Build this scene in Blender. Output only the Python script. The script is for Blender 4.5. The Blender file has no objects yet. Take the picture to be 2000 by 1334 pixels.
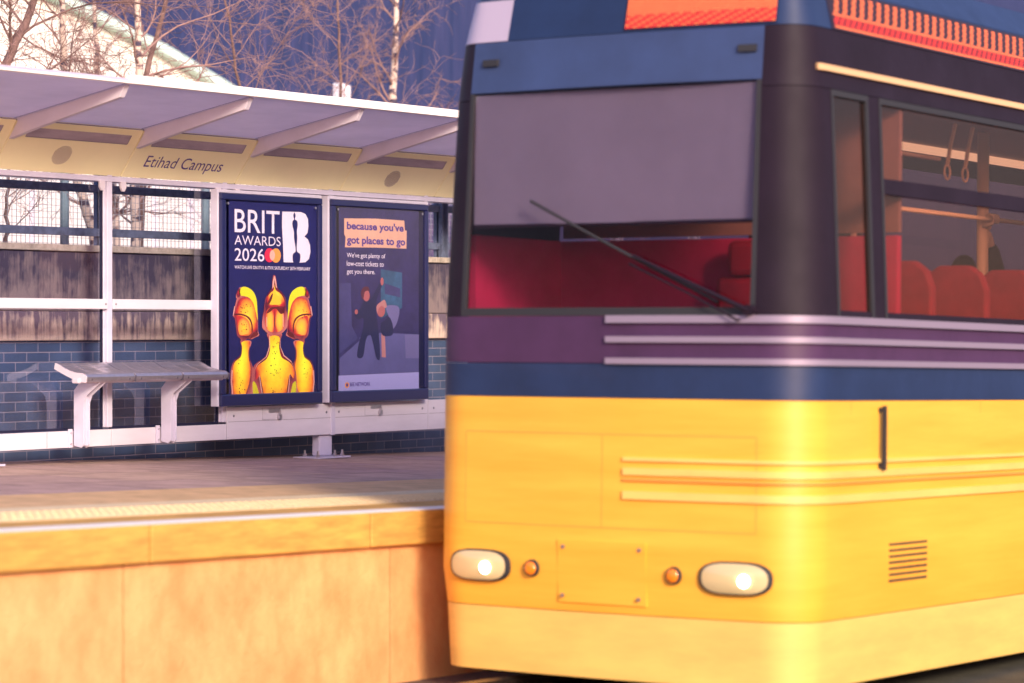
import bpy, bmesh, math, random
from mathutils import Vector, Matrix
from mathutils.geometry import tessellate_polygon
random.seed(7)
S = bpy.context.scene
R = math.radians

# ------------------------------------------------------------------ camera
F = 5700.0                      # focal length in photo pixels (photo 2000 px wide)
AX = math.atan2(.552, .834)
cam = bpy.data.cameras.new('camera')
co = bpy.data.objects.new('camera', cam)
S.collection.objects.link(co)
cam.sensor_width = 36; cam.lens = F/2000*36
cam.clip_start = .1; cam.clip_end = 3000
co.location = (0, 0, 0)
co.rotation_euler = (R(90-.30), 0, AX-math.pi/2)
cam.dof.use_dof = True
cam.dof.focus_distance = 24.0
cam.dof.aperture_fstop = 1.5
S.camera = co

# ------------------------------------------------------------------ world, sun, exposure
SUN = Vector((-.50, -.74, .34)).normalized()
w = bpy.data.worlds.new('World'); S.world = w; w.use_nodes = True
nt = w.node_tree; bg = nt.nodes['Background']
sky = nt.nodes.new('ShaderNodeTexSky'); sky.sky_type = 'NISHITA'; sky.sun_disc = False
sky.sun_elevation = math.asin(SUN.z); sky.sun_rotation = math.atan2(SUN.x, SUN.y)
sky.air_density = 1.3; sky.dust_density = 2.0; sky.ozone_density = 3.0
tint = nt.nodes.new('ShaderNodeMix'); tint.data_type = 'RGBA'; tint.blend_type = 'MULTIPLY'
tint.inputs[0].default_value = 1.0; tint.inputs[7].default_value = (1.0, .80, .98, 1)
nt.links.new(sky.outputs[0], tint.inputs[6]); nt.links.new(tint.outputs[2], bg.inputs[0])
bg.inputs[1].default_value = .15
sl = bpy.data.lights.new('sun', 'SUN'); sl.energy = 2.2; sl.angle = R(12); sl.color = (1, .86, .64)
so = bpy.data.objects.new('sun', sl); S.collection.objects.link(so)
so.rotation_euler = SUN.to_track_quat('Z', 'Y').to_euler(); so.location = (-20, -30, 30)
S.view_settings.view_transform = 'Standard'; S.view_settings.look = 'None'
S.view_settings.gamma = 1; S.view_settings.exposure = 1.0
S.cycles.use_denoising = True
S.cycles.transparent_max_bounces = 24

# ------------------------------------------------------------------ helpers
def at(x, y, Y):
    """point on the upright plane at distance Y seen towards photo pixel (x, y)"""
    t = (x-1000)/F
    d = Y/(.552-.834*t)
    return Vector(((.834+.552*t)*d, Y, (637-y)/F*d))

def plat(x, y): return -1.04-.022*(x-10.8)+.02*(y-10.3)

M = {}
def srgb(r, g, b):
    f = lambda c: (c/255/12.92 if c/255 <= .04045 else ((c/255+.055)/1.055)**2.4)
    return (f(r), f(g), f(b), 1)

def mat(name, col, rough=.6, metal=0, var=0, vs=4, bump=0, bs=60, em=None, es=0, coat=0, stretch=None, col2=None, spec=.5):
    m = bpy.data.materials.new(name); m.use_nodes = True
    n = m.node_tree.nodes; l = m.node_tree.links; p = n['Principled BSDF']
    c = tuple(col[:3])+(1,)
    p.inputs['Base Color'].default_value = c; p.inputs['Roughness'].default_value = rough
    p.inputs['Metallic'].default_value = metal; p.inputs['Coat Weight'].default_value = coat
    p.inputs['Specular IOR Level'].default_value = spec
    if em: p.inputs['Emission Color'].default_value = tuple(em[:3])+(1,); p.inputs['Emission Strength'].default_value = es
    if var or bump:
        tc = n.new('ShaderNodeTexCoord'); mp = n.new('ShaderNodeMapping')
        l.new(tc.outputs['Object'], mp.inputs[0])
        if stretch: mp.inputs['Scale'].default_value = stretch
    if var:
        t = n.new('ShaderNodeTexNoise'); t.inputs['Scale'].default_value = vs; t.inputs['Detail'].default_value = 8
        t.inputs['Roughness'].default_value = .65
        l.new(mp.outputs[0], t.inputs['Vector'])
        r = n.new('ShaderNodeValToRGB'); r.color_ramp.elements[0].position = .32; r.color_ramp.elements[1].position = .68
        d = col2 if col2 else tuple(max(0, v*(1-var)) for v in c[:3])
        r.color_ramp.elements[0].color = tuple(d[:3])+(1,); r.color_ramp.elements[1].color = c
        l.new(t.outputs[0], r.inputs[0]); l.new(r.outputs[0], p.inputs['Base Color'])
        ma = n.new('ShaderNodeMapRange'); ma.inputs[3].default_value = min(1, rough*1.25); ma.inputs[4].default_value = rough*.8
        l.new(t.outputs[0], ma.inputs[0]); l.new(ma.outputs[0], p.inputs['Roughness'])
    if bump:
        t2 = n.new('ShaderNodeTexNoise'); t2.inputs['Scale'].default_value = bs; t2.inputs['Detail'].default_value = 5
        l.new(mp.outputs[0], t2.inputs['Vector'])
        b = n.new('ShaderNodeBump'); b.inputs['Strength'].default_value = bump; b.inputs['Distance'].default_value = .01
        l.new(t2.outputs[0], b.inputs['Height']); l.new(b.outputs[0], p.inputs['Normal'])
    M[name] = m
    return m

def glass(name, tint, refl=.25, rough=.02):
    m = bpy.data.materials.new(name); m.use_nodes = True
    n = m.node_tree.nodes; l = m.node_tree.links
    n.remove(n['Principled BSDF'])
    tr = n.new('ShaderNodeBsdfTransparent'); tr.inputs[0].default_value = tuple(tint)+(1,)
    gl = n.new('ShaderNodeBsdfGlossy'); gl.inputs['Roughness'].default_value = rough
    fr = n.new('ShaderNodeFresnel'); fr.inputs[0].default_value = 1.45
    mu = n.new('ShaderNodeMath'); mu.operation = 'MULTIPLY'; mu.inputs[1].default_value = refl
    mx = n.new('ShaderNodeMixShader')
    l.new(fr.outputs[0], mu.inputs[0]); l.new(mu.outputs[0], mx.inputs[0])
    l.new(tr.outputs[0], mx.inputs[1]); l.new(gl.outputs[0], mx.inputs[2])
    l.new(mx.outputs[0], n['Material Output'].inputs[0])
    M[name] = m
    return m

class MB:
    def __init__(s): s.b = bmesh.new()
    def box(s, a, c, mtx=None):
        x0, y0, z0 = a; x1, y1, z1 = c
        v = [s.b.verts.new((x, y, z)) for x in (x0, x1) for y in (y0, y1) for z in (z0, z1)]
        if mtx:
            for q in v: q.co = mtx @ q.co
        for f in ((0,1,3,2), (4,6,7,5), (0,4,5,1), (2,3,7,6), (0,2,6,4), (1,5,7,3)):
            s.b.faces.new([v[i] for i in f])
        return s
    def poly(s, pts): s.b.faces.new([s.b.verts.new(p) for p in pts]); return s
    def prism(s, pts, d):
        """closed outline pts extruded by vector d"""
        d = Vector(d); a = [s.b.verts.new(p) for p in pts]; c = [s.b.verts.new(Vector(p)+d) for p in pts]
        s.b.faces.new(a); s.b.faces.new(c[::-1])
        n = len(a)
        for i in range(n): s.b.faces.new((a[i], c[i], c[(i+1) % n], a[(i+1) % n]))
        return s
    def tube(s, pts, rad, k=6, cap=True):
        pts = [Vector(p) for p in pts]; n = len(pts)
        if not hasattr(rad, '__len__'): rad = [rad]*n
        rings = []; up = Vector((0, 0, 1))
        for i, p in enumerate(pts):
            d = (pts[min(i+1, n-1)]-pts[max(i-1, 0)]).normalized()
            if i == 0:
                u = d.cross(Vector((.3, .9, .1)) if abs(d.z) > .8 else up).normalized()
            else:
                u = (u-d*u.dot(d)).normalized()
            v = d.cross(u)
            rings.append([s.b.verts.new(p+(u*math.cos(a)+v*math.sin(a))*rad[i]) for a in [2*math.pi*j/k for j in range(k)]])
        for a, c in zip(rings, rings[1:]):
            for j in range(k): s.b.faces.new((a[j], a[(j+1) % k], c[(j+1) % k], c[j]))
        if cap: s.b.faces.new(rings[0][::-1]); s.b.faces.new(rings[-1])
        return s
    def cyl(s, a, c, r, k=16): return s.tube([a, c], r, k)
    def ball(s, c, r, sc=(1, 1, 1), seg=12):
        mt = Matrix.Translation(c) @ Matrix.Diagonal((r*sc[0], r*sc[1], r*sc[2], 1))
        bmesh.ops.create_uvsphere(s.b, u_segments=seg, v_segments=seg//2+2, radius=1, matrix=mt); return s
    def build(s, name, m, parent=None, bevel=0, smooth=False, fixn=True):
        if fixn: bmesh.ops.recalc_face_normals(s.b, faces=s.b.faces)
        me = bpy.data.meshes.new(name); s.b.to_mesh(me); s.b.free()
        o = bpy.data.objects.new(name, me); S.collection.objects.link(o)
        me.materials.append(M[m] if isinstance(m, str) else m)
        if parent:
            o.parent = parent
            o.matrix_parent_inverse = Matrix.Identity(4)
            # geometry is given in the root's world frame shifted to the root
        if smooth:
            for f in me.polygons: f.use_smooth = True
        if bevel:
            b = o.modifiers.new('bevel', 'BEVEL'); b.width = bevel; b.segments = 2; b.limit_method = 'ANGLE'
        return o

def tag(o, label=None, cat=None, group=None, kind=None):
    if label: o['label'] = label
    if cat: o['category'] = cat
    if group: o['group'] = group
    if kind: o['kind'] = kind
    return o

def empty(name, loc, label, cat, group=None, rot=(0, 0, 0)):
    o = bpy.data.objects.new(name, None); S.collection.objects.link(o)
    o.location = loc; o.rotation_euler = rot; o.empty_display_size = .2
    return tag(o, label, cat, group)

def reroot(root):
    """parts were built in world coordinates: keep them there under their thing"""
    loc = root.location.copy()
    def go(o):
        if o.type == 'MESH':
            o.data.transform(Matrix.Translation(-loc))
        for c in o.children: go(c)
    for c in [c for c in S.objects if c.parent == root]: go(c)

# reroot must reach sub-parts too; all parts sit at the origin of their parent
def text_obj(body, m, parent, x0, x1, z0, z1, Y, name='lettering', bold=0, shear=0, thick=.0006, basis=None):
    c = bpy.data.curves.new('t', 'FONT'); c.body = body; c.size = 1; c.offset = bold; c.shear = shear
    c.resolution_u = 4
    to = bpy.data.objects.new('t', c); S.collection.objects.link(to)
    dg = bpy.context.evaluated_depsgraph_get(); dg.update()
    me = bpy.data.meshes.new_from_object(to.evaluated_get(dg))
    bpy.data.objects.remove(to); bpy.data.curves.remove(c)
    xs = [v.co.x for v in me.vertices]; ys = [v.co.y for v in me.vertices]
    sx = (x1-x0)/(max(xs)-min(xs)); sy = (z1-z0)/(max(ys)-min(ys)); mx, my = min(xs), min(ys)
    for v in me.vertices:
        a = x0+(v.co.x-mx)*sx; bz = z0+(v.co.y-my)*sy
        v.co = basis(a, bz) if basis else (a, Y, bz)
    me.materials.clear(); me.materials.append(M[m]); me.name = name
    o = bpy.data.objects.new(name, me); S.collection.objects.link(o); o.parent = parent
    return o

# ------------------------------------------------------------------ materials
def nodes_of(name): m = M[name]; return m.node_tree.nodes, m.node_tree.links, m.node_tree.nodes['Principled BSDF']
mat('asphalt', (.07, .065, .07), .9, var=.4, vs=3, bump=.4)
mat('grass', (.09, .08, .05), .95, var=.6, vs=2, bump=.6, bs=30)
mat('ballast', (.17, .12, .10), .95, var=.7, vs=40, bump=1, bs=30)
mat('rail_steel', (.4, .3, .26), .35, 1, var=.3)
mat('lavender_paint', (.64, .59, .73), .42, var=.10, vs=9)
mat('pale_panel', (.72, .66, .74), .45, var=.12, vs=3, stretch=(.6, 1, 3))
mat('steel', (.62, .58, .64), .33, .85, var=.15, vs=20)
mat('steel_dark', (.30, .28, .34), .4, .8)
mat('yellow_fascia', (.98, .87, .50), .5, var=.06, vs=2)
mat('canopy_under', (.82, .74, .84), .38, var=.25, vs=1.6, stretch=(1, 2.5, 1))
mat('rafter_paint', (.68, .60, .68), .5, var=.08, vs=6)
mat('gutter', (.92, .84, .78), .5, var=.1, vs=8)
mat('slot_grey', (.50, .40, .44), .5, var=.3, vs=3, stretch=(1, 1, 6))
mat('violet_ink', (.09, .05, .22), .6)
mat('seam', (.25, .20, .24), .8)
mat('black_case', (.012, .016, .085), .35, coat=.4)
mat('gasket', (.01, .01, .04), .6)
mat('concrete_cope', (.62, .52, .42), .85, var=.45, vs=14, bump=.5)
mat('fence_paint', (.20, .24, .36), .6, var=.45, vs=14)
mat('fence_green', (.22, .30, .34), .6, var=.3, vs=12)
mat('wire', (.30, .30, .33), .6)
mat('white_hall', (.95, .90, .82), .7, var=.05, vs=.5)
mat('mint_trim', (.62, .82, .74), .6)
mat('bark_dark', (.26, .15, .13), .9, var=.5, vs=12, bump=.6)
mat('twig', (.42, .25, .22), .85, var=.35, vs=6)
mat('shrub_twig', (.24, .16, .30), .9, var=.4, vs=6)
mat('tactile', (.80, .62, .36), .8, var=.2, vs=14, bump=.3)
mat('buff_paving', (.72, .45, .22), .8, var=.3, vs=5, bump=.3)
mat('white_line', (.95, .90, .80), .6, var=.12, vs=12)
mat('cope_ochre', (.70, .38, .08), .75, var=.38, vs=5, stretch=(.7, 1, 5), bump=.3)
mat('glow_white', (1, .95, .85), .4, em=(1, .93, .78), es=9)
# tram
mat('tram_yellow', (.86, .47, .055), .42, coat=.12, var=.2, vs=2.6, stretch=(.22, .22, 2.6), col2=(.82, .36, .03))
mat('tram_yellow_pale', (.90, .58, .15), .4, coat=.25, var=.22, vs=3, stretch=(.4, .4, 2))
mat('tram_orange', (.80, .30, .05), .4)
mat('tram_navy', (.016, .034, .10), .5, coat=.1, spec=.3, var=.3, vs=2)
mat('tram_blue', (.035, .060, .16), .5, coat=.1, var=.3, vs=2)
mat('tram_plum', (.070, .028, .085), .5, coat=.05, spec=.3, var=.3, vs=2)
mat('tram_black', (.016, .008, .018), .6, spec=.22, var=.3, vs=2)
mat('tram_trim', (.27, .22, .30), .45, .2)
mat('tram_pale', (.42, .36, .47), .5)
mat('tram_rubber', (.02, .02, .025), .7)
mat('cream_strip', (.70, .42, .20), .4)
mat('tram_floor', (.10, .06, .06), .8)
mat('tram_lining', (.24, .13, .10), .6, var=.2, vs=3)
mat('tram_ceiling', (.30, .2, .17), .6)
mat('seat_red', (.26, .003, .02), .75, var=.25, vs=8)
mat('seat_magenta', (.42, .008, .07), .7, var=.2, vs=5)
mat('screen_reflection', (.19, .215, .25), .8, var=.15, vs=1.2)  # grey of the pale windscreen reflection, put into a sheet's colour
mat('pole_cream', (.85, .62, .42), .4)
mat('led_off', (.02, .006, .012), .5)
mat('led_orange', (.5, .1, .03), .5, em=(1, .19, .07), es=.75)
mat('led_red', (.5, .03, .02), .5, em=(1, .04, .03), es=.6)
mat('amber', (.80, .22, .01), .2, coat=.6)
mat('lens', (.62, .50, .26), .12, coat=.8)
mat('lamp_on', (1, 1, .9), .3, em=(1, .96, .82), es=7)
mat('skin', (.90, .68, .50), .55, var=.1, vs=15)
mat('coat_dark', (.03, .018, .03), .85, var=.3, vs=10)
mat('hair', (.04, .02, .02), .8)
mat('saloon_glow', (1, .8, .6), .4, em=(1, .66, .42), es=.45)  # glow for the added strips that brighten the saloon
# posters
mat('p_navy', (.020, .022, .13), .5, var=.25, vs=1.2)
mat('p_white', (.90, .84, .90), .5)
mat('p_lilac', (.12, .11, .26), .5)
mat('p_red', (.80, .03, .08), .5)
mat('p_orange', (.95, .40, .08), .5)
mat('p_gold', (.98, .46, .03), .5, var=.5, vs=5, col2=(.90, .26, .01))
mat('p_lime', (.88, .86, .03), .5)
mat('p_yellow', (.98, .66, .04), .5)
mat('p_bronze', (.20, .03, .03), .5, var=.4, vs=9)
mat('p_pink', (.92, .50, .38), .5)
mat('p_salmon', (.80, .46, .30), .5, var=.12, vs=5)
mat('p_ink', (.07, .03, .25), .5)
mat('p_dusk', (.035, .03, .14), .5, var=.5, vs=3)
mat('p_street', (.06, .06, .20), .5, var=.4, vs=4)
mat('p_teal', (.04, .13, .25), .5, var=.5, vs=6)
mat('p_pave', (.12, .12, .30), .5, var=.2, vs=4)
mat('p_strip', (.42, .42, .72), .5)
mat('p_skin', (.42, .12, .12), .5)
mat('p_cloth', (.012, .015, .07), .5)
mat('p_hair', (.10, .02, .04), .5)
mat('p_fair', (.50, .22, .20), .5)
mat('p_grey', (.16, .15, .32), .5)
def ramp_mat(name, stops, cx=.5, cy=.5, fx=1, fy=1, es=.25):
    m = mat(name, stops[0][1], .5); n, l, p = nodes_of(name)
    tc = n.new('ShaderNodeTexCoord'); mp = n.new('ShaderNodeMapping'); l.new(tc.outputs['Generated'], mp.inputs[0])
    mp.inputs['Location'].default_value = (-cx*2*fx, 0, -cy*2*fy); mp.inputs['Scale'].default_value = (2*fx, 0, 2*fy)
    ln = n.new('ShaderNodeVectorMath'); ln.operation = 'LENGTH'; l.new(mp.outputs[0], ln.inputs[0])
    t = n.new('ShaderNodeTexNoise'); t.inputs['Scale'].default_value = 9; l.new(tc.outputs['Object'], t.inputs['Vector'])
    ad = n.new('ShaderNodeMath'); ad.operation = 'MULTIPLY_ADD'; l.new(t.outputs[0], ad.inputs[0]); ad.inputs[1].default_value = .5; l.new(ln.outputs['Value'], ad.inputs[2])
    r = n.new('ShaderNodeValToRGB'); e = r.color_ramp.elements
    e[0].position = stops[0][0]; e[0].color = tuple(stops[0][1])+(1,); e[1].position = stops[-1][0]; e[1].color = tuple(stops[-1][1])+(1,)
    for q, c_ in stops[1:-1]: k = e.new(q); k.color = tuple(c_)+(1,)
    mu = n.new('ShaderNodeMath'); mu.operation = 'MULTIPLY'; mu.inputs[1].default_value = .72; l.new(ad.outputs[0], mu.inputs[0])
    l.new(mu.outputs[0], r.inputs[0]); l.new(r.outputs[0], p.inputs['Base Color']); l.new(r.outputs[0], p.inputs['Emission Color']); p.inputs['Emission Strength'].default_value = es
LIME, GOLD, ORNG, CRIM, DARK = (.80, .86, .03), (.98, .60, .02), (.95, .30, .02), (.50, .03, .03), (.09, .01, .03)
ramp_mat('p_body', [(.30, LIME), (.55, GOLD), (.76, ORNG), (.92, CRIM), (1, DARK)], .5, .60, 1.0, .75)
ramp_mat('p_helm', [(.12, (.98, .72, .06)), (.5, (.96, .45, .03)), (.78, CRIM), (.95, DARK)], .55, .5, .95, .85)
ramp_mat('p_visor', [(.1, GOLD), (.6, (.95, .38, .05)), (.85, CRIM)], .5, .4, .9, .8)
ramp_mat('p_rim', [(.2, CRIM), (.65, DARK), (.85, (.40, .08, .08)), (1, (.6, .2, .16))], .5, .5, 1, 1, .1)
glass('shelter_glass', (.93, .94, .99), .2)
glass('case_glass', (.97, .96, 1), .14)
glass('tram_glass', (.90, .76, .72), .16)
glass('screen_glass', (.92, .84, .90), .2)


# stained concrete: vertical drips and lichen
def translucent(name, fac, col):
    n, l, p = nodes_of(name); t = n.new('ShaderNodeBsdfTranslucent'); t.inputs[0].default_value = tuple(col)+(1,)
    mx = n.new('ShaderNodeMixShader'); mx.inputs[0].default_value = fac
    l.new(p.outputs[0], mx.inputs[1]); l.new(t.outputs[0], mx.inputs[2]); l.new(mx.outputs[0], n['Material Output'].inputs[0])
translucent('canopy_under', .45, (.90, .82, .90))

def concrete_mat(name, c_light, c_dark, drip, z0, z1, grad):
    m = mat(name, c_light, .9); n, l, p = nodes_of(name)
    tc = n.new('ShaderNodeTexCoord')
    def noise(sc, scale, det=8):
        mp = n.new('ShaderNodeMapping'); mp.inputs['Scale'].default_value = sc; l.new(tc.outputs['Object'], mp.inputs[0])
        t = n.new('ShaderNodeTexNoise'); t.inputs['Scale'].default_value = scale; t.inputs['Detail'].default_value = det
        l.new(mp.outputs[0], t.inputs['Vector']); return t
    a = noise((13, 1, .7), 1.2); b = noise((2.5, 1, 2.5), 3); c = noise((30, 1, 6), 1.5)
    def mth(op, x, y):
        k = n.new('ShaderNodeMath'); k.operation = op
        for i, q in enumerate((x, y)):
            if isinstance(q, float): k.inputs[i].default_value = q
            else: l.new(q, k.inputs[i])
        return k.outputs[0]
    v = mth('ADD', mth('MULTIPLY', a.outputs[0], drip), mth('ADD', mth('MULTIPLY', b.outputs[0], .5), mth('MULTIPLY', c.outputs[0], .3)))
    sp = n.new('ShaderNodeSeparateXYZ'); l.new(tc.outputs['Object'], sp.inputs[0])
    g_ = n.new('ShaderNodeMapRange'); g_.inputs[1].default_value = z0; g_.inputs[2].default_value = z1; g_.inputs[3].default_value = grad; g_.inputs[4].default_value = -grad
    l.new(sp.outputs[2], g_.inputs[0]); v = mth('ADD', v, g_.outputs[0])
    r = n.new('ShaderNodeValToRGB'); mid = (drip+.8)/2
    r.color_ramp.elements[0].position = min(.95, mid-.11); r.color_ramp.elements[1].position = min(1, mid+.11)
    r.color_ramp.elements[0].color = tuple(c_dark)+(1,); r.color_ramp.elements[1].color = tuple(c_light)+(1,)
    l.new(v, r.inputs[0]); l.new(r.outputs[0], p.inputs['Base Color'])
    bp = n.new('ShaderNodeBump'); bp.inputs['Strength'].default_value = .5; bp.inputs['Distance'].default_value = .01
    l.new(c.outputs[0], bp.inputs['Height']); l.new(bp.outputs[0], p.inputs['Normal'])
concrete_mat('conc_top', (.25, .19, .19), (.055, .045, .080), .55, 1.42, 1.90, .13)
concrete_mat('conc_low', (.70, .53, .42), (.15, .11, .15), .9, 1.185, 1.42, .14)
mat('riser', (.74, .42, .17), .85, var=.25, vs=3.2, bump=.9, bs=45, col2=(.64, .26, .09), stretch=(1, 1, .7))

def brick_mat():
    m = mat('brick', (.08, .09, .16), .55, spec=.6); n, l, p = nodes_of('brick')
    tc = n.new('ShaderNodeTexCoord'); sp = n.new('ShaderNodeSeparateXYZ'); cb = n.new('ShaderNodeCombineXYZ')
    l.new(tc.outputs['Object'], sp.inputs[0]); l.new(sp.outputs[0], cb.inputs[0]); l.new(sp.outputs[2], cb.inputs[1])
    b = n.new('ShaderNodeTexBrick'); b.inputs['Scale'].default_value = 1
    b.inputs['Brick Width'].default_value = .26; b.inputs['Row Height'].default_value = .078
    b.inputs['Mortar Size'].default_value = .0045; b.inputs['Mortar Smooth'].default_value = .3
    b.inputs['Color1'].default_value = (.050, .085, .17, 1); b.inputs['Color2'].default_value = (.085, .125, .22, 1)
    b.inputs['Mortar'].default_value = (.30, .27, .34, 1)
    l.new(cb.outputs[0], b.inputs['Vector'])
    t = n.new('ShaderNodeTexNoise'); t.inputs['Scale'].default_value = 2.2; t.inputs['Detail'].default_value = 6
    l.new(tc.outputs['Object'], t.inputs['Vector'])
    mx = n.new('ShaderNodeMix'); mx.data_type = 'RGBA'; mx.blend_type = 'OVERLAY'; mx.inputs[0].default_value = .6
    l.new(b.outputs[0], mx.inputs[6]); l.new(t.outputs[0], mx.inputs[7]); l.new(mx.outputs[2], p.inputs['Base Color'])
    bp = n.new('ShaderNodeBump'); bp.inputs['Strength'].default_value = .6; bp.inputs['Distance'].default_value = .006; bp.invert = True
    l.new(b.outputs[1], bp.inputs['Height']); l.new(bp.outputs[0], p.inputs['Normal'])
brick_mat()

def paving_mat():
    m = mat('paving', (.44, .27, .22), .8); n, l, p = nodes_of('paving')
    tc = n.new('ShaderNodeTexCoord')
    b = n.new('ShaderNodeTexBrick'); b.inputs['Scale'].default_value = 1
    b.inputs['Brick Width'].default_value = 1.2; b.inputs['Row Height'].default_value = .9
    b.inputs['Mortar Size'].default_value = .008
    b.inputs['Color1'].default_value = (.40, .26, .24, 1); b.inputs['Color2'].default_value = (.48, .32, .25, 1)
    b.inputs['Mortar'].default_value = (.12, .07, .07, 1)
    l.new(tc.outputs['Object'], b.inputs['Vector'])
    t = n.new('ShaderNodeTexNoise'); t.inputs['Scale'].default_value = 3; t.inputs['Detail'].default_value = 10; t.inputs['Roughness'].default_value = .75
    l.new(tc.outputs['Object'], t.inputs['Vector'])
    mx = n.new('ShaderNodeMix'); mx.data_type = 'RGBA'; mx.blend_type = 'OVERLAY'; mx.inputs[0].default_value = .8
    l.new(b.outputs[0], mx.inputs[6]); l.new(t.outputs[0], mx.inputs[7]); l.new(mx.outputs[2], p.inputs['Base Color'])
    t2 = n.new('ShaderNodeTexNoise'); t2.inputs['Scale'].default_value = 90
    l.new(tc.outputs['Object'], t2.inputs['Vector'])
    bp = n.new('ShaderNodeBump'); bp.inputs['Strength'].default_value = .4; bp.inputs['Distance'].default_value = .01
    l.new(t2.outputs[0], bp.inputs['Height']); l.new(bp.outputs[0], p.inputs['Normal'])
paving_mat()

def birch_mat():
    m = mat('birch', (.8, .7, .6), .8); n, l, p = nodes_of('birch')
    tc = n.new('ShaderNodeTexCoord'); mp = n.new('ShaderNodeMapping'); mp.inputs['Scale'].default_value = (4, 4, 9)
    l.new(tc.outputs['Object'], mp.inputs[0])
    t = n.new('ShaderNodeTexNoise'); t.inputs['Scale'].default_value = 1.3; t.inputs['Detail'].default_value = 6; l.new(mp.outputs[0], t.inputs['Vector'])
    r = n.new('ShaderNodeValToRGB'); e = r.color_ramp.elements
    e[0].position = .42; e[0].color = (.06, .05, .09, 1); e[1].position = .50; e[1].color = (.72, .56, .46, 1)
    k = e.new(.47); k.color = (.3, .2, .18, 1)
    l.new(t.outputs[0], r.inputs[0]); l.new(r.outputs[0], p.inputs['Base Color'])
birch_mat()

def clad_mat():
    m = mat('cladding', (.02, .03, .1), .55); n, l, p = nodes_of('cladding')
    tc = n.new('ShaderNodeTexCoord'); mp = n.new('ShaderNodeMapping'); mp.inputs['Scale'].default_value = (1.2, 1, .12)
    l.new(tc.outputs['Object'], mp.inputs[0])
    t = n.new('ShaderNodeTexNoise'); t.inputs['Scale'].default_value = 2.5; t.inputs['Detail'].default_value = 9; l.new(mp.outputs[0], t.inputs['Vector'])
    r = n.new('ShaderNodeValToRGB'); e = r.color_ramp.elements
    e[0].position = .35; e[0].color = (.018, .032, .11, 1); e[1].position = .7; e[1].color = (.050, .056, .155, 1)
    l.new(t.outputs[0], r.inputs[0]); l.new(r.outputs[0], p.inputs['Base Color'])
clad_mat()

# ================================================================== SETTING
g = MB(); z = -2.18
g.poly([(-900, -900, z), (900, -900, z), (900, 900, z), (-900, 900, z)])
tag(g.build('ground', 'grass'), kind='structure')

def sloped(m, x0, x1, y0, y1, zf, step=None):
    m.poly([(x0, y0, zf(x0, y0)), (x1, y0, zf(x1, y0)), (x1, y1, zf(x1, y1)), (x0, y1, zf(x0, y1))])

# track bed follows the gentle fall of the line
railz = lambda x, y: -2.06-.019*(x-14.22)
b = MB()
bz = lambda x, y: railz(x, y)-.10
pts = [(-30, 2.9), (60, 2.9), (60, 10.42), (-30, 10.42)]
top = [Vector((x, y, bz(x, y))) for x, y in pts]
b.prism([p for p in top], (0, 0, -1.6))
tag(b.build('track_bed', 'ballast'), kind='structure')
def rail(yc):
    m = MB()
    for x0, x1 in ((-30, 60),):
        prof = [(-.07, -.10), (.07, -.10), (.07, -.085), (.012, -.07), (.012, -.03), (.035, -.02), (.035, 0), (-.035, 0), (-.035, -.02), (-.012, -.03), (-.012, -.07), (-.07, -.085)]
        p = [(x0, yc+a, railz(x0, 0)+c-.004) for a, c in prof]
        m.prism(p, (x1-x0, 0, railz(x1, 0)-railz(x0, 0)))
    return m
tr = rail(8.06); 
tag(tr.build('rail', 'rail_steel'), kind='structure')
for yc in (9.495, 4.1, 5.535): tag(rail(yc).build('rail', 'rail_steel'), kind='structure')

# platform: deck, paving edge, riser
EDGE = 10.30
d = MB()
P = lambda x, y, dz=0: (x, y, plat(x, y)+dz)
d.prism([P(-30, EDGE+.02, -.004), P(45, EDGE+.02, -.004), P(45, 17.2, -.004), P(-30, 17.2, -.004)], (0, 0, -.18))
tag(d.build('platform', 'paving'), kind='structure')
c = MB()   # coping course along the edge
for i in range(-30, 45):
    if i % 2: continue
    x0, x1 = i+.006, i+1.994
    c.prism([P(x0, EDGE-.03, 0), P(x1, EDGE-.03, 0), P(x1, EDGE+.55, 0), P(x0, EDGE+.55, 0)], (0, 0, -.205))
tag(c.build('platform_coping', 'cope_ochre', bevel=.012), kind='structure')
c = MB()
c.prism([P(-30, EDGE-.024, .004), P(45, EDGE-.024, .004), P(45, EDGE+.16, .004), P(-30, EDGE+.16, .004)], (0, 0, -.003))
tag(c.build('platform_edge_line', 'white_line'), kind='structure')
c = MB()
c.prism([P(-30, EDGE+.56, .004), P(45, EDGE+.56, .004), P(45, EDGE+1.36, .004), P(-30, EDGE+1.36, .004)], (0, 0, -.05))
x = 8.0
while x < 18.5:
    for k in range(11):
        yy = EDGE+.62+k*.067
        if k < 7:
            zz = plat(x, yy)+.004
            c.box((x, yy, zz-.003), (x+.036, yy+.036, zz+.006))
    x += .067
tag(c.build('tactile_paving', 'tactile'), kind='structure')
c = MB()
for i in range(-20, 40):
    c.prism([P(i*.9+.003, EDGE+1.364, .003), P(i*.9+.897, EDGE+1.364, .003), P(i*.9+.897, EDGE+2.3, .003), P(i*.9+.003, EDGE+2.3, .003)], (0, 0, -.04))
tag(c.build('buff_paving', 'buff_paving'), kind='structure')
c = MB()
for i in range(-10, 16):
    x0 = 9.42+i*2.43
    c.prism([P(x0+.006, EDGE+.035, -.205), P(x0+2.424, EDGE+.035, -.205), P(x0+2.424, EDGE+.035, -1.35), P(x0+.006, EDGE+.035, -1.35)], (0, .12, 0))
c.prism([P(-15, EDGE+.06, -.205), P(47, EDGE+.06, -.205), P(47, EDGE+.06, -1.3), P(-15, EDGE+.06, -1.3)], (0, .3, 0))
tag(c.build('platform_riser', 'riser'), kind='structure')

# near platform, where the camera stands
c = MB(); c.prism([(-30, -5, -1.3), (60, -5, -1.3), (60, 2.7, -1.3), (-30, 2.7, -1.3)], (0, 0, -1.5))
tag(c.build('platform', 'paving'), kind='structure')
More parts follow.
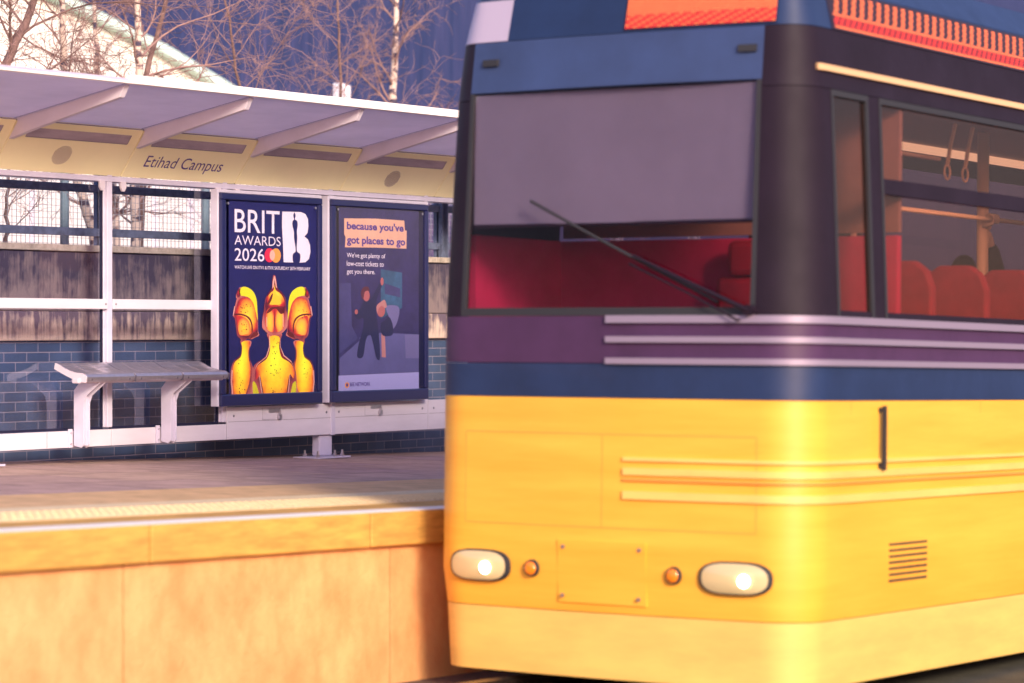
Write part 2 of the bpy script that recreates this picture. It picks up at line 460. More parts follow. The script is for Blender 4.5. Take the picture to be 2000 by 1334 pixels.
# raised ground behind the retaining wall
c = MB(); c.prism([(-40, 16.30, .45), (90, 16.30, .45), (90, 90, .45), (-40, 90, .45)], (0, 0, -2.6))
tag(c.build('bank', 'grass'), kind='structure')

# retaining wall
WY = 15.95
wl = empty('retaining_wall', (20, WY, -1.3), 'long retaining wall of blue brick under a drip stained concrete beam, behind the shelter', 'wall')
m = MB(); m.box((2, WY, -1.75), (40, WY+.34, -.115)); m.build('brickwork', 'brick', wl)
m = MB(); m.box((2, WY-.05, -.115), (40, WY+.33, .12)); m.build('lower_beam', 'conc_low', wl, bevel=.01)
m = MB(); m.box((2, WY-.055, .122), (40, WY+.33, .60)); m.build('upper_beam', 'conc_top', wl, bevel=.01)
m = MB()
for i in range(-10, 12):
    m.box((18.2+i*1.5+.004, WY-.085, .602), (18.2+i*1.5+1.496, WY+.36, .655))
m.build('coping', 'concrete_cope', wl, bevel=.006)

# ------------------------------------------------------------------ rail fence on the wall
fy = WY+.20
rf = empty('rail_fence', (18, fy, .655), 'blue grey steel rail fence with dark posts standing on the retaining wall', 'fence')
px = [at(191, 400, fy).x-3.2+i*1.63 for i in range(-3, 9)]
for xx in px:
    m = MB(); m.box((xx-.055, fy-.008, .655), (xx+.055, fy+.008, 1.42)); m.box((xx-.055, fy-.05, .655), (xx-.043, fy+.05, 1.42)); m.box((xx+.043, fy-.05, .655), (xx+.055, fy+.05, 1.42))
    m.build('post', 'fence_paint', rf)
for zz in (1.10, .74):
    for a, c_ in zip(px, px[1:]):
        m = MB(); m.box((a+.06, fy-.03, zz), (c_-.06, fy+.03, zz+.065)); m.build('rail', 'fence_paint', rf, bevel=.004)

# mesh fence further back
my = 17.3
mf = empty('mesh_fence', (20, my, .45), 'tall fine wire mesh fence on green posts behind the rail fence', 'fence')
for xx in (at(126, 400, my).x, at(401, 400, my).x, at(-150, 400, my).x, at(676, 400, my).x+.1, at(950, 400, my).x+.3):
    m = MB(); m.cyl((xx, my, .45), (xx, my, 1.80), .038, 10); m.build('post', 'fence_green', mf)
m = MB(); x = 15.0
while x < 27:
    m.box((x-.002, my-.002, .5), (x+.002, my+.002, 1.75)); x += .055
zz = .5
while zz < 1.76:
    m.box((15, my-.0065, zz-.002), (27, my-.0025, zz+.002)); zz += .055
m.build('mesh_panel', 'wire', mf)

# ------------------------------------------------------------------ buildings behind
# hall with a long pale sloping roof edge
hy = 34.0
prof = [(-420, -260), (-160, -120), (-40, -62), (60, -14), (150, 30), (300, 104), (430, 182), (560, 262), (700, 352), (760, 560), (760, 640)]
pts = [at(px_, py_, hy) for px_, py_ in prof]
base = .45
out = [Vector((p.x, hy, p.z)) for p in pts[:-1]]+[Vector((pts[-1].x, hy, base)), Vector((pts[0].x, hy, base))]
hl = empty('sports_hall', (pts[5].x, hy, base), 'very pale hall with a long sloping roof edge behind the bare trees', 'building')
m = MB(); m.prism(out, (0, 14, 0)); m.build('wall', 'white_hall', hl)
m = MB()
for a, c_ in zip(out[:8], out[1:9]):
    n = (c_-a).normalized(); up = Vector((-n.z, 0, n.x));  up = up if up.z > 0 else -up
    m.prism([a+up*.005-Vector((0, .25, 0)), c_+up*.005-Vector((0, .25, 0)), c_+up*.16-Vector((0, .25, 0)), a+up*.16-Vector((0, .25, 0))], (0, 14.4, 0))
m.build('roof', 'mint_trim', hl)
for pxx in (300, 370, 60, -20, 500):
    m = MB(); q = at(pxx, 400, hy); m.box((q.x-.05, hy-.05, base), (q.x+.05, hy-.002, 3.2)); m.build('downpipe', 'p_white', hl)
# dark blue clad block
by = 52.0
x0 = at(-700, 0, by).x; x1 = at(2600, 0, by).x
bl = empty('clad_building', ((x0+x1)/2, by, .45), 'tall dark blue building with ribbed cladding behind the pale hall', 'building')
m = MB(); m.box((x0, by, .45), (x1, by+20, 16)); m.build('wall', 'cladding', bl)
m = MB(); xx = x0+.3
while xx < x1:
    m.box((xx, by-.03, .5), (xx+.08, by-.002, 15.6)); xx += .33
m.build('rib', 'cladding', bl)
m = MB(); m.box((x0-.2, by-.3, 15.9), (x1+.2, by+20.3, 16.3)); m.build('roof', 'tram_navy', bl)

# white notice box on a post
q = at(661, 180, 22)
nb = empty('notice_box', (q.x, 22, .45), 'small white box on a post behind the thin right hand tree', 'box')
m = MB(); m.cyl((q.x, 22.06, .45), (q.x, 22.06, 2.7), .03, 8); m.build('post', 'steel', nb)
m = MB(); m.box((q.x-.09, 21.9, 2.60), (q.x+.02, 22.02, 3.04)); m.box((q.x+.024, 21.9, 2.60), (q.x+.13, 22.02, 3.02)); m.build('cabinet', 'p_white', nb, bevel=.01)

# ------------------------------------------------------------------ trees
def branch(m, p, d, L, r, n, droop, k=4, wob=.18):
    pts = [p.copy()]; rad = [r]; d = d.normalized()
    for i in range(n):
        d = (d+Vector((random.gauss(0, wob), random.gauss(0, wob), random.gauss(0, wob)+droop))).normalized()
        p = p+d*(L/n); pts.append(p.copy()); rad.append(max(.0016, r*(1-(i+1)/n*.8)))
    m.tube(pts, rad, k, cap=False)
    return pts, rad

def tree(name, spine, r0, label, nb, L, bark='birch', seed=1, group='bare birch trees behind the shelter', bark2='twig', up=.5, sub=7):
    random.seed(seed)
    spine = [Vector(s) for s in spine]
    root = empty(name, spine[0], label, 'tree', group)
    n = len(spine)
    # resample the trunk
    pts = []
    for a, c_ in zip(spine, spine[1:]):
        for k in range(5): pts.append(a.lerp(c_, k/5)+Vector((random.gauss(0, .008), random.gauss(0, .008), 0)))
    pts.append(spine[-1])
    N = len(pts)
    rad = [max(.006, r0*(1-.85*(i/N)**1.2)) for i in range(N)]
    m = MB(); m.tube(pts, rad, 9)
    tk = m.build('trunk', bark, root, smooth=True)
    m = MB()
    for i in range(nb):
        f = .12+.86*(i+random.random())/nb
        j = f*(N-1); a = int(j); p = pts[a].lerp(pts[min(a+1, N-1)], j-a)
        an = random.uniform(0, 2*math.pi)
        dd = Vector((math.cos(an), math.sin(an)*.7, up+random.uniform(-.2, .6)))
        LL = L*(1.1-.6*f)*random.uniform(.55, 1.15)
        bp, br = branch(m, p, dd, LL, min(rad[a]*.34, .015), 8, .0, 5, .13)
        for s in range(sub):
            q = random.randint(1, 8); d2 = (bp[q]-bp[q-1]).normalized()+Vector((random.gauss(0, .6), random.gauss(0, .6), random.gauss(0, .45)))
            cp, cr = branch(m, bp[q], d2, LL*random.uniform(.25, .55), br[q]*.6, 6, -.02, 4, .2)
            for t in range(6):
                q2 = random.randint(1, 6); d3 = (cp[q2]-cp[q2-1]).normalized()+Vector((random.gauss(0, .7), random.gauss(0, .7), random.gauss(0, .6)))
                branch(m, cp[q2], d3, LL*random.uniform(.10, .28), .0030, 4, -.03, 3, .22)
    m.build('crown', bark2, root, smooth=True, fixn=False)
    reroot(root)
    return root

def spine(y, *px): 
    out = [at(a, c_, y) for a, c_ in px]; out[0].z = .45
    return out
tree('birch_tree', spine(18.0, (268, 500), (262, 350), (272, 160), (266, 0), (262, -200), (275, -420)), .052,
     'white and black barked birch with an upright trunk above the canopy joint', 26, 1.6, seed=3)
tree('birch_tree', spine(18.15, (266, 500), (280, 350), (284, 160), (340, -60), (380, -220)), .042,
     'brown barked leaning stem close beside the white upright birch', 14, 1.3, bark='bark_dark', seed=9, sub=6)
tree('birch_tree', spine(18.6, (196, 500), (178, 440), (150, 345), (130, 160), (120, 0), (116, -200), (120, -400)), .055,
     'pale birch whose trunk leans left behind the first glass bay', 20, 1.5, seed=5)
tree('birch_tree', spine(20.5, (232, 500), (222, 360), (193, 160), (186, 0), (180, -200)), .045,
     'thin pale birch trunk between two thicker birches', 16, 1.3, seed=8)
tree('bare_tree', spine(17.9, (-120, 500), (-80, 330), (-10, 170), (60, 20), (110, -120), (140, -300)), .06,
     'dark leaning tree entering from the left edge above the canopy', 26, 2.0, bark='bark_dark', seed=12, bark2='bark_dark')
tree('bare_tree', spine(17.7, (2, 500), (12, 420), (16, 330), (8, 160), (-20, 20)), .02,
     'slender dark sapling behind the leftmost glass pane', 18, 1.1, bark='bark_dark', seed=15, sub=5)
tree('bare_tree', spine(19.0, (664, 560), (664, 330), (664, 150), (660, 0), (664, -200)), .026,
     'thin straight young tree in front of the white box', 18, 1.5, bark='bark_dark', seed=21)
tree('birch_tree', spine(19.5, (776, 560), (772, 330), (768, 180), (774, 60), (776, -80), (770, -300)), .06,
     'mottled birch trunk farthest right beside the tram', 18, 1.7, seed=25)
tree('bare_tree', spine(18.4, (520, 560), (505, 330), (470, 170), (440, 0), (430, -160)), .024,
     'slim bare tree with long twigs over the middle of the canopy', 20, 1.8, bark='bark_dark', seed=31)

def shrub(x, y, Y, H, label, seed):
    random.seed(seed)
    p = at(x, y, Y); p.z = .45
    root = empty('bare_shrub', p, label, 'shrub', 'bare shrubs in front of the blue building')
    m = MB()
    for i in range(26):
        d_ = Vector((random.gauss(0, .45), random.gauss(0, .4), 1))
        bp, br = branch(m, p+Vector((random.gauss(0, .25), random.gauss(0, .2), 0)), d_, H*random.uniform(.6, 1.1), .012, 8, 0, 4, .16)
        for s in range(9):
            q = random.randint(2, 8)
            branch(m, bp[q], (bp[q]-bp[q-1]).normalized()+Vector((random.gauss(0, .6), random.gauss(0, .6), random.gauss(0, .4))), H*random.uniform(.12, .35), .0045, 5, 0, 3, .22)
    m.build('stems', 'shrub_twig', root, fixn=False); reroot(root)
shrub(470, 200, 25, 3.0, 'purple grey bare shrub behind the middle of the canopy edge', 41)
shrub(560, 200, 26, 2.7, 'purple grey bare shrub left of the white box', 42)
shrub(720, 200, 27, 2.9, 'purple grey bare shrub between the white box and the mottled birch', 43)
shrub(840, 200, 26, 2.8, 'purple grey bare shrub partly hidden by the tram corner', 44)

# ================================================================== SHELTER
SY = 15.46
posts = [14.62, 16.07, 17.52, 18.96, 20.42, 21.87, 23.32]
sh = empty('tram_shelter', (18.5, SY, -1.15), 'tram stop shelter with yellow station name panels and a projecting grey canopy', 'shelter')
GZ0, GZ1 = -.815, 1.16
for i, xx in enumerate(posts):
    m = MB(); m.box((xx-.03, SY-.045, -.80), (xx+.03, SY+.03, 1.22)); m.box((xx+.032, SY-.02, -.80), (xx+.048, SY+.02, 1.22)); m.box((xx-.048, SY-.02, -.80), (xx-.032, SY+.02, 1.22))
    m.build('post', 'lavender_paint', sh, bevel=.005)
glazed = [(posts[0], posts[1]), (posts[1], posts[2]), (posts[2], posts[3])]
for a, c_ in glazed:
    m = MB(); m.box((a+.05, SY-.004, GZ0+.01), (c_-.05, SY+.004, 1.15)); m.build('glass_pane', 'shelter_glass', sh)
    m = MB(); m.box((a+.032, SY-.055, .135), (c_-.032, SY-.008, .215))
    r_ = m.build('rail', 'pale_panel', sh, bevel=.006)
    for q in (a+.06, c_-.06): m = MB(); m.cyl((q, SY-.058, .175), (q, SY-.0555, .175), .008, 10); m.build('screw', 'steel_dark', r_)
    # rubber seals
    m = MB(); m.box((a+.05, SY-.012, GZ0+.002), (c_-.05, SY+.012, GZ0+.02)); m.box((a+.0482, SY-.012, GZ0+.02), (a+.056, SY+.012, 1.15)); m.box((c_-.056, SY-.012, GZ0+.02), (c_-.0482, SY+.012, 1.15))
    m.build('seal', 'gasket', sh)
# kick panels
for i, (a, c_) in enumerate(zip(posts, posts[1:])):
    top = -.815 if i < 3 else -.675
    m = MB(); m.box((a+.004, SY-.062, -.945), (c_-.004, SY-.048, top)); m.box((a+.004, SY-.0478, -.94), (c_-.004, SY+.03, top-.02)) if i < 3 else None
    k = m.build('kick_panel', 'pale_panel', sh, bevel=.003)
    m = MB(); m.box((a+.70, SY-.0632, -.94), (a+.703, SY-.0615, top-.005)) if i < 3 else m.box((a+.02, SY-.0632, -.80), (c_-.02, SY-.0615, -.797))
    m.build('joint', 'seam', k)
    if i >= 3:
        for q in (a+.09, c_-.09): m = MB(); m.cyl((q, SY-.066, -.75), (q, SY-.0615, -.75), .010, 12); m.build('screw', 'steel_dark', k)
        lx = a+.56
        m = MB(); m.box((lx, SY-.066, -.735), (lx+.16, SY-.0625, -.70)); m.box((lx-.085, SY-.0635, -.79), (lx-.082, SY-.0615, -.68)); m.box((lx-.085, SY-.0635, -.793), (lx+.09, SY-.0615, -.79))
        m.build('hasp', 'steel', k)
        m = MB(); m.box((lx+.115, SY-.088, -.79), (lx+.155, SY-.067, -.75))
        m.tube([(lx+.123, SY-.078, -.75), (lx+.123, SY-.078, -.725), (lx+.135, SY-.078, -.71), (lx+.147, SY-.078, -.725), (lx+.147, SY-.078, -.75)], .004, 6)
        m.build('padlock', 'steel', k)
# support legs with base plates and bolts
for xx in (16.07, 20.42):
    gz = plat(xx, SY)
    m = MB(); m.box((xx-.125, SY-.10, gz+.014), (xx+.035, SY-.0635, -.80)) if False else m.box((xx-.155, SY-.04, gz+.016), (xx+.028, SY+.05, -.9475))
    lg = m.build('leg', 'lavender_paint', sh, bevel=.015)
    m = MB(); m.box((xx-.30, SY-.14, gz), (xx+.16, SY+.14, gz+.014)); m.build('base_plate', 'lavender_paint', lg)
    for bx, by_ in ((-.26, -.10), (-.20, .09), (-.03, -.11), (.09, -.10), (.12, .09)):
        m = MB(); m.cyl((xx+bx, SY+by_, gz+.014), (xx+bx, SY+by_, gz+.038), .020, 6); m.cyl((xx+bx, SY+by_, gz+.038), (xx+bx, SY+by_, gz+.068), .010, 8)
        m.build('bolt', 'steel', lg)
# front face of post 4 (between poster cases) reaches down to the leg
m = MB(); m.box((20.392, SY-.073, -.95), (20.448, SY-.0465, 1.14)); m.build('cover_strip', 'lavender_paint', sh, bevel=.004)

# fascia: leaning yellow panels
FB = (15.42, 1.19); FT = (15.17, 1.545)      # (Y, z) bottom and top
fd = Vector((0, FT[0]-FB[0], FT[1]-FB[1])); fl = fd.length; fd.normalize(); fn = Vector((0, -fd.z, fd.y)) # outward normal (towards track, down)
if fn.y > 0: fn = -fn
def fp(x, s, o=0): v = Vector((x, FB[0], FB[1]))+fd*s+fn*o; return v
joints = [p+.13 for p in posts]; joints = [joints[0]-1.45]+joints+[joints[-1]+1.45]
for i, (a, c_) in enumerate(zip(joints, joints[1:])):
    m = MB(); m.prism([fp(a+.005, 0), fp(c_-.005, 0), fp(c_-.005, fl), fp(a+.005, fl)], fn*-.03)
    fa = m.build('fascia_panel', 'yellow_fascia', sh, bevel=.003)
    m = MB(); s0, s1 = fl*.70, fl*.88
    m.prism([fp(a+.17, s0, .0015), fp(c_-.12, s0, .0015), fp(c_-.12, s1, .0015), fp(a+.17, s1, .0015)], fn*-.002)
    m.build('light_slot', 'slot_grey', fa)
    m = MB()
    for (u0, u1, v0, v1) in ((a+.17, c_-.12, s0-.006, s0-.001), (c_-.119, c_-.115, s0, s1)):
        m.prism([fp(u0, v0, .003), fp(u1, v0, .003), fp(u1, v1, .003), fp(u0, v1, .003)], fn*-.004)
    m.build('slot_lip', 'seam', fa)
    if abs(a-(posts[2]+.13)) < .01:
        text_obj('Etihad Campus', 'violet_ink', fa, a+.20, c_-.27, .075, .215, 0, basis=lambda x_, s_: fp(x_, s_, .003), bold=-.002)
    if abs(a-(posts[1]+.13)) < .01 or abs(a-(posts[4]+.13)) < .01:
        m = MB(); cx = (a+c_)/2-.06
        for k in range(-5, 6):
            hh = .085*math.sqrt(max(0, 1-(k/5.6)**2)); xk = cx+k*.018
            m.prism([fp(xk-.0025, .16-hh, .003), fp(xk+.0025, .16-hh, .003), fp(xk+.0025, .16+hh, .003), fp(xk-.0025, .16+hh, .003)], fn*-.004)
        m.build('speaker_grille', 'seam', fa)
m = MB(); m.box((joints[0], SY-.05, 1.145), (joints[-1], SY+.10, 1.187)); m.build('head_rail', 'lavender_paint', sh, bevel=.004)
# clips under the fascia
for i in range(0, 4):
    for dx in (-.10, .15):
        if i == 0 and dx < 0: continue
        q = posts[i]+dx
        m = MB(); m.prism([(q-.03, SY-.06, 1.15), (q+.03, SY-.06, 1.15), (q+.03, SY-.06, 1.10), (q+.012, SY-.06, 1.072), (q-.012, SY-.06, 1.072), (q-.03, SY-.06, 1.10)], (0, .02, 0))
        m.build('clip', 'rafter_paint', sh, bevel=.002)

# canopy
CB = (15.24, 1.555); CF = (14.08, 1.775)
cd = Vector((0, CF[0]-CB[0], CF[1]-CB[1])); cl_ = cd.length; cd.normalize(); cn = Vector((0, -cd.z, cd.y)); cn = cn if cn.z > 0 else -cn
def cp_(x, s, o=0): return Vector((x, CB[0], CB[1]))+cd*s+cn*o
m = MB(); m.prism([cp_(joints[0], -.75), cp_(joints[-1], -.75), cp_(joints[-1], cl_), cp_(joints[0], cl_)], cn*.035)
m.build('canopy', 'canopy_under', sh)
for a, c_ in zip(joints, joints[1:]):
    # gutter length along the front edge
    tipz = .055 if a > 16.1 else .006
    m = MB(); m.prism([cp_(a+.01, cl_+.002, -.012), cp_(c_-.002, cl_+.002, -.012), cp_(c_-.002, cl_+.002, tipz), cp_(a+.01, cl_+.002, tipz)], cd*.03)
    m.build('gutter', 'gutter', sh, bevel=.003)
for a in joints:
    m = MB(); m.prism([cp_(a-.006, .0, -.003), cp_(a-.001, .0, -.003), cp_(a-.001, cl_, -.003), cp_(a-.006, cl_, -.003)], cn*.002)
    m.build('panel_joint', 'seam', sh)
for a in joints:
    m = MB()
    pr = [fp(a, fl*.62, .002), fp(a, fl*.99, .002), cp_(a, .02, -.004), cp_(a, cl_-.03, -.004), cp_(a, cl_-.10, -.085), cp_(a, .25, -.12)]
    m.prism([v-Vector((-.004, 0, 0)) for v in pr], (.055, 0, 0))
    m.build('rafter', 'rafter_paint', sh, bevel=.004)
# line between fascia and canopy
m = MB(); m.box((joints[0], 15.175, 1.548), (joints[-1], 15.20, 1.556)); m.build('shadow_gap', 'seam', sh)

# ------------------------------------------------------------------ perch bench
bn = empty('perch_bench', (17.7, 15.2, -.95), 'slatted silver perch bench of three segments on angled brackets', 'bench')
bx0 = 16.84; seg = .575
def prof_pts(x):
    pr = [(15.37, -.285), (15.33, -.300), (15.28, -.325), (15.22, -.345), (15.16, -.357), (15.10, -.362)]
    return [Vector((x, a, b_)) for a, b_ in pr]
for k in range(3):
    a, c_ = bx0+k*seg+.008, bx0+(k+1)*seg-.008
    P0 = prof_pts(0)
    m = MB()
    # slats: long strips with gaps, joined by cross bands
    for j in range(len(P0)-1):
        for h in range(2):
            s0 = (h*.5+.06); s1 = (h*.5+.44)
            p = P0[j].lerp(P0[j+1], s0); q = P0[j].lerp(P0[j+1], s1)
            m.prism([(a+.03, p.y, p.z), (c_-.03, p.y, p.z), (c_-.03, q.y, q.z), (a+.03, q.y, q.z)], (0, 0, -.006))
    for xx in (a, a+.17, a+.34, c_-.03):
        for j in range(len(P0)-1):
            p, q = P0[j], P0[j+1]
            m.prism([(xx, p.y, p.z+.001), (xx+.03, p.y, p.z+.001), (xx+.03, q.y, q.z+.001), (xx, q.y, q.z+.001)], (0, 0, -.008))
    st = m.build('seat', 'steel', bn)
    m = MB(); m.prism([(a, 15.10, -.358), (a, 15.07, -.366), (a, 15.055, -.39), (a, 15.06, -.418), (a, 15.085, -.43), (a, 15.11, -.425)], (c_-a, 0, 0))
    nz = m.build('front_bar', 'steel', bn, smooth=False, bevel=.004)
    for q in (a+.06, c_-.06): m = MB(); m.cyl((q, 15.056, -.41), (q, 15.068, -.41), .009, 10); m.build('screw', 'steel_dark', nz)
for k in range(4):
    xx = bx0+k*seg
    m = MB(); pr = prof_pts(xx-.0075)
    m.prism(pr+[Vector((xx-.0075, 15.052, -.385)), Vector((xx-.0075, 15.06, -.432)), Vector((xx-.0075, 15.12, -.43)), Vector((xx-.0075, 15.25, -.385)), Vector((xx-.0075, 15.38, -.33))], (.015, 0, 0))
    m.build('rib', 'steel_dark' if k not in (0,) else 'rafter_paint', bn)
m = MB(); m.box((bx0-.03, 15.11, -.44), (bx0+3*seg, 15.18, -.40)); m.build('beam', 'rafter_paint', bn, bevel=.01)
for xx in (at(163, 800, 15.3).x, at(333, 800, 15.3).x):
    m = MB()
    o_ = [(15.30, -.945), (15.375, -.93), (15.375, -.50), (15.30, -.42), (15.10, -.42), (15.10, -.435), (15.245, -.54), (15.27, -.60), (15.27, -.92)]
    m.prism([(xx-.03, a, b_) for a, b_ in o_], (.014, 0, 0)); m.prism([(xx+.03, a, b_) for a, b_ in o_], (.014, 0, 0))
    m.box((xx-.016, 15.285, -.93), (xx+.03, 15.30, -.50))
    br = m.build('bracket', 'lavender_paint', bn, bevel=.003)
    m = MB(); m.box((xx-.075, 15.384, -.945), (xx-.031, 15.396, -.80)); fo = m.build('flange', 'lavender_paint', br, bevel=.002)
    for zz in (-.915, -.83): m = MB(); m.cyl((xx-.053, 15.375, zz), (xx-.053, 15.384, zz), .008, 8); m.build('bolt', 'steel', br)

# ------------------------------------------------------------------ poster cases
def case(x0, x1, z0, z1, label):
    r_ = empty('poster_case', ((x0+x1)/2, SY-.06, z0), label, 'poster case', 'poster cases in the shelter')
    m = MB(); f = .055; y0, y1 = SY-.15, SY-.05
    m.box((x0, y0, z0), (x1, y1, z0+.10)); m.box((x0, y0, z1-f), (x1, y1, z1)); m.box((x0, y0, z0+.10), (x0+f, y1, z1-f)); m.box((x1-f, y0, z0+.10), (x1, y1, z1-f))
    m.box((x0+f, y1-.02, z0+.10), (x1-f, y1, z1-f))
    m.build('frame', 'black_case', r_, bevel=.012)
    m = MB(); e = .012; m.box((x0-.028, y0+.03, z0-.0), (x0-.002, y1, z1+.03)); m.box((x1+.002, y0+.03, z0), (x1+.022, y1, z1+.03)); m.box((x0-.0, y0+.03, z1+.003), (x1+.0, y1, z1+.03))
    m.build('trim', 'lavender_paint', r_, bevel=.004)
    m = MB(); m.box((x0+f+.004, y0+.012, z0+.104), (x1-f-.004, y0+.016, z1-f-.004)); m.build('glass_pane', 'case_glass', r_)
    for xx in (x0+.09, x1-.09):
        m = MB(); m.cyl((xx, y0+.006, z1-.085), (xx, y0+.011, z1-.085), .011, 12); m.build('lock', 'steel', r_)
    return r_
PY = 15.34
def bez(pts, n=6):
    """closed smooth outline through pts (Catmull-Rom)"""
    out = []; N = len(pts)
    for i in range(N):
        p0, p1, p2, p3 = (Vector(pts[(i+k-1) % N]) for k in range(4))
        for j in range(n):
            t = j/n
            out.append(.5*((2*p1)+(-p0+p2)*t+(2*p0-5*p1+4*p2-p3)*t*t+(-p0+3*p1-3*p2+p3)*t**3))
    return out
def shape(parent, m_, pts, lay, name, tf, smooth=True, holes=None):
    pp = bez(pts) if smooth else [Vector(p) for p in pts]
    mb = MB(); y = PY-.0005*lay
    pp = [at(*tf(p), PY) for p in pp]; pp = [Vector((w_.x, y, w_.z)) for w_ in pp]
    vs = [mb.b.verts.new(w_) for w_ in pp]
    for t in tessellate_polygon([[Vector((w_.x, w_.z, 0)) for w_ in pp]]):
        try: mb.b.faces.new([vs[i] for i in t])
        except ValueError: pass
    return mb.build(name, m_, parent, fixn=False)
c1 = case(at(434, 500, SY-.15).x, at(632, 500, SY-.15).x-.01, -.665, 1.105, 'black framed award show poster with three gold helmeted busts')
pl = MB(); A = at(447, 780, PY); B_ = at(618, 779, PY); pz0, pz1 = -.60, 1.065
pl.box((A.x, PY, pz0), (B_.x, PY+.002, pz1)); poster1 = pl.build('poster', 'p_navy', c1)
# lettering: z from the left edge of each line
def ptext(body, m_, parent, px0, px1, yt, yb, bold=0, lay=3, **k):
    a = at(px0, yt, PY); b2 = at(px0, yb, PY); e = at(px1, yt, PY)
    return text_obj(body, m_, parent, a.x, e.x, b2.z, a.z, PY-.0005*lay, bold=bold, **k)
ptext('BRIT', 'p_white', poster1, 458, 546, 408, 453, .004)
ptext('AWARDS', 'p_white', poster1, 458, 548, 459, 477.5, -.004)
ptext('2026', 'p_white', poster1, 458, 516, 484, 509, .004)
ptext('WATCH LIVE ON ITV1 & ITVX SATURDAY 28TH FEBRUARY', 'p_white', poster1, 458, 606, 518, 524.5, .006)
z4 = lambda p: (420+p[0]/5.129, 340+p[1]/5.129)
def ell(cx, cy, rx, ry, n=28): return [(cx+rx*math.cos(2*math.pi*i/n), cy+ry*math.sin(2*math.pi*i/n)) for i in range(n)]
shape(poster1, 'p_red', ell(545, 812, 50, 71), 3, 'emblem', z4, False)
shape(poster1, 'p_orange', ell(608, 815, 50, 72), 4, 'emblem', z4, False)
shape(poster1, 'p_pink', [(572+27*math.cos(a), 813+52*math.sin(a)) for a in [i*math.pi/8 for i in range(16)]], 5, 'emblem', z4, False)
shape(poster1, 'p_white', [(672, 375), (760, 377), (860, 380), (905, 400), (930, 450), (934, 520), (925, 590), (895, 625), (930, 655), (950, 710), (955, 780), (940, 850), (905, 882), (860, 886), (760, 884), (686, 882), (680, 700), (670, 530)], 3, 'emblem', z4, False)
shape(poster1, 'p_navy', [(794, 383), (806, 415), (799, 452), (822, 472), (826, 520), (818, 575), (822, 640), (818, 765), (850, 800), (852, 850), (840, 888), (790, 890), (776, 850), (780, 800), (806, 765), (790, 640), (788, 575), (774, 515), (776, 472), (790, 452), (783, 415)], 4, 'emblem', z4)
z5 = lambda p: (420+p[0]/4.446, 520+p[1]/4.446)
def mirror(pts, c_): return [(2*c_-x_, y_) for x_, y_ in pts][::-1]
# left bust, facing left
lb_body = [(232, 640), (225, 760), (165, 815), (138, 900), (133, 1000), (150, 1163), (270, 1160), (318, 1010), (318, 880), (300, 790), (298, 720), (318, 650)]
lb_head = [(180, 268), (165, 350), (152, 425), (172, 470), (186, 590), (215, 640), (310, 640), (378, 605), (368, 540), (362, 400), (335, 300), (260, 240)]
lb_crest = [(182, 270), (184, 225), (215, 182), (262, 178), (318, 212), (352, 280), (362, 400), (340, 330), (290, 275), (235, 258)]
lb_face = [(192, 420), (250, 425), (300, 450), (325, 500), (318, 575), (270, 598), (200, 595)]
def bust(body, head, crest, face, lay):
    shape(poster1, 'p_pink', [(x_+(x_-240)*.03, y_) for x_, y_ in body], lay, 'bust', z5)
    shape(poster1, 'p_bronze', [(x_+(x_-240)*.0, y_-2) for x_, y_ in body], lay+1, 'bust', z5)
def scale(pts, f, cx=None, cy=None):
    cx = sum(p[0] for p in pts)/len(pts) if cx is None else cx; cy = sum(p[1] for p in pts)/len(pts) if cy is None else cy
    return [(cx+(x_-cx)*f, cy+(y_-cy)*f) for x_, y_ in pts]
def clampb(pts, b=1160): return [(x_, min(b, y_)) for x_, y_ in pts]
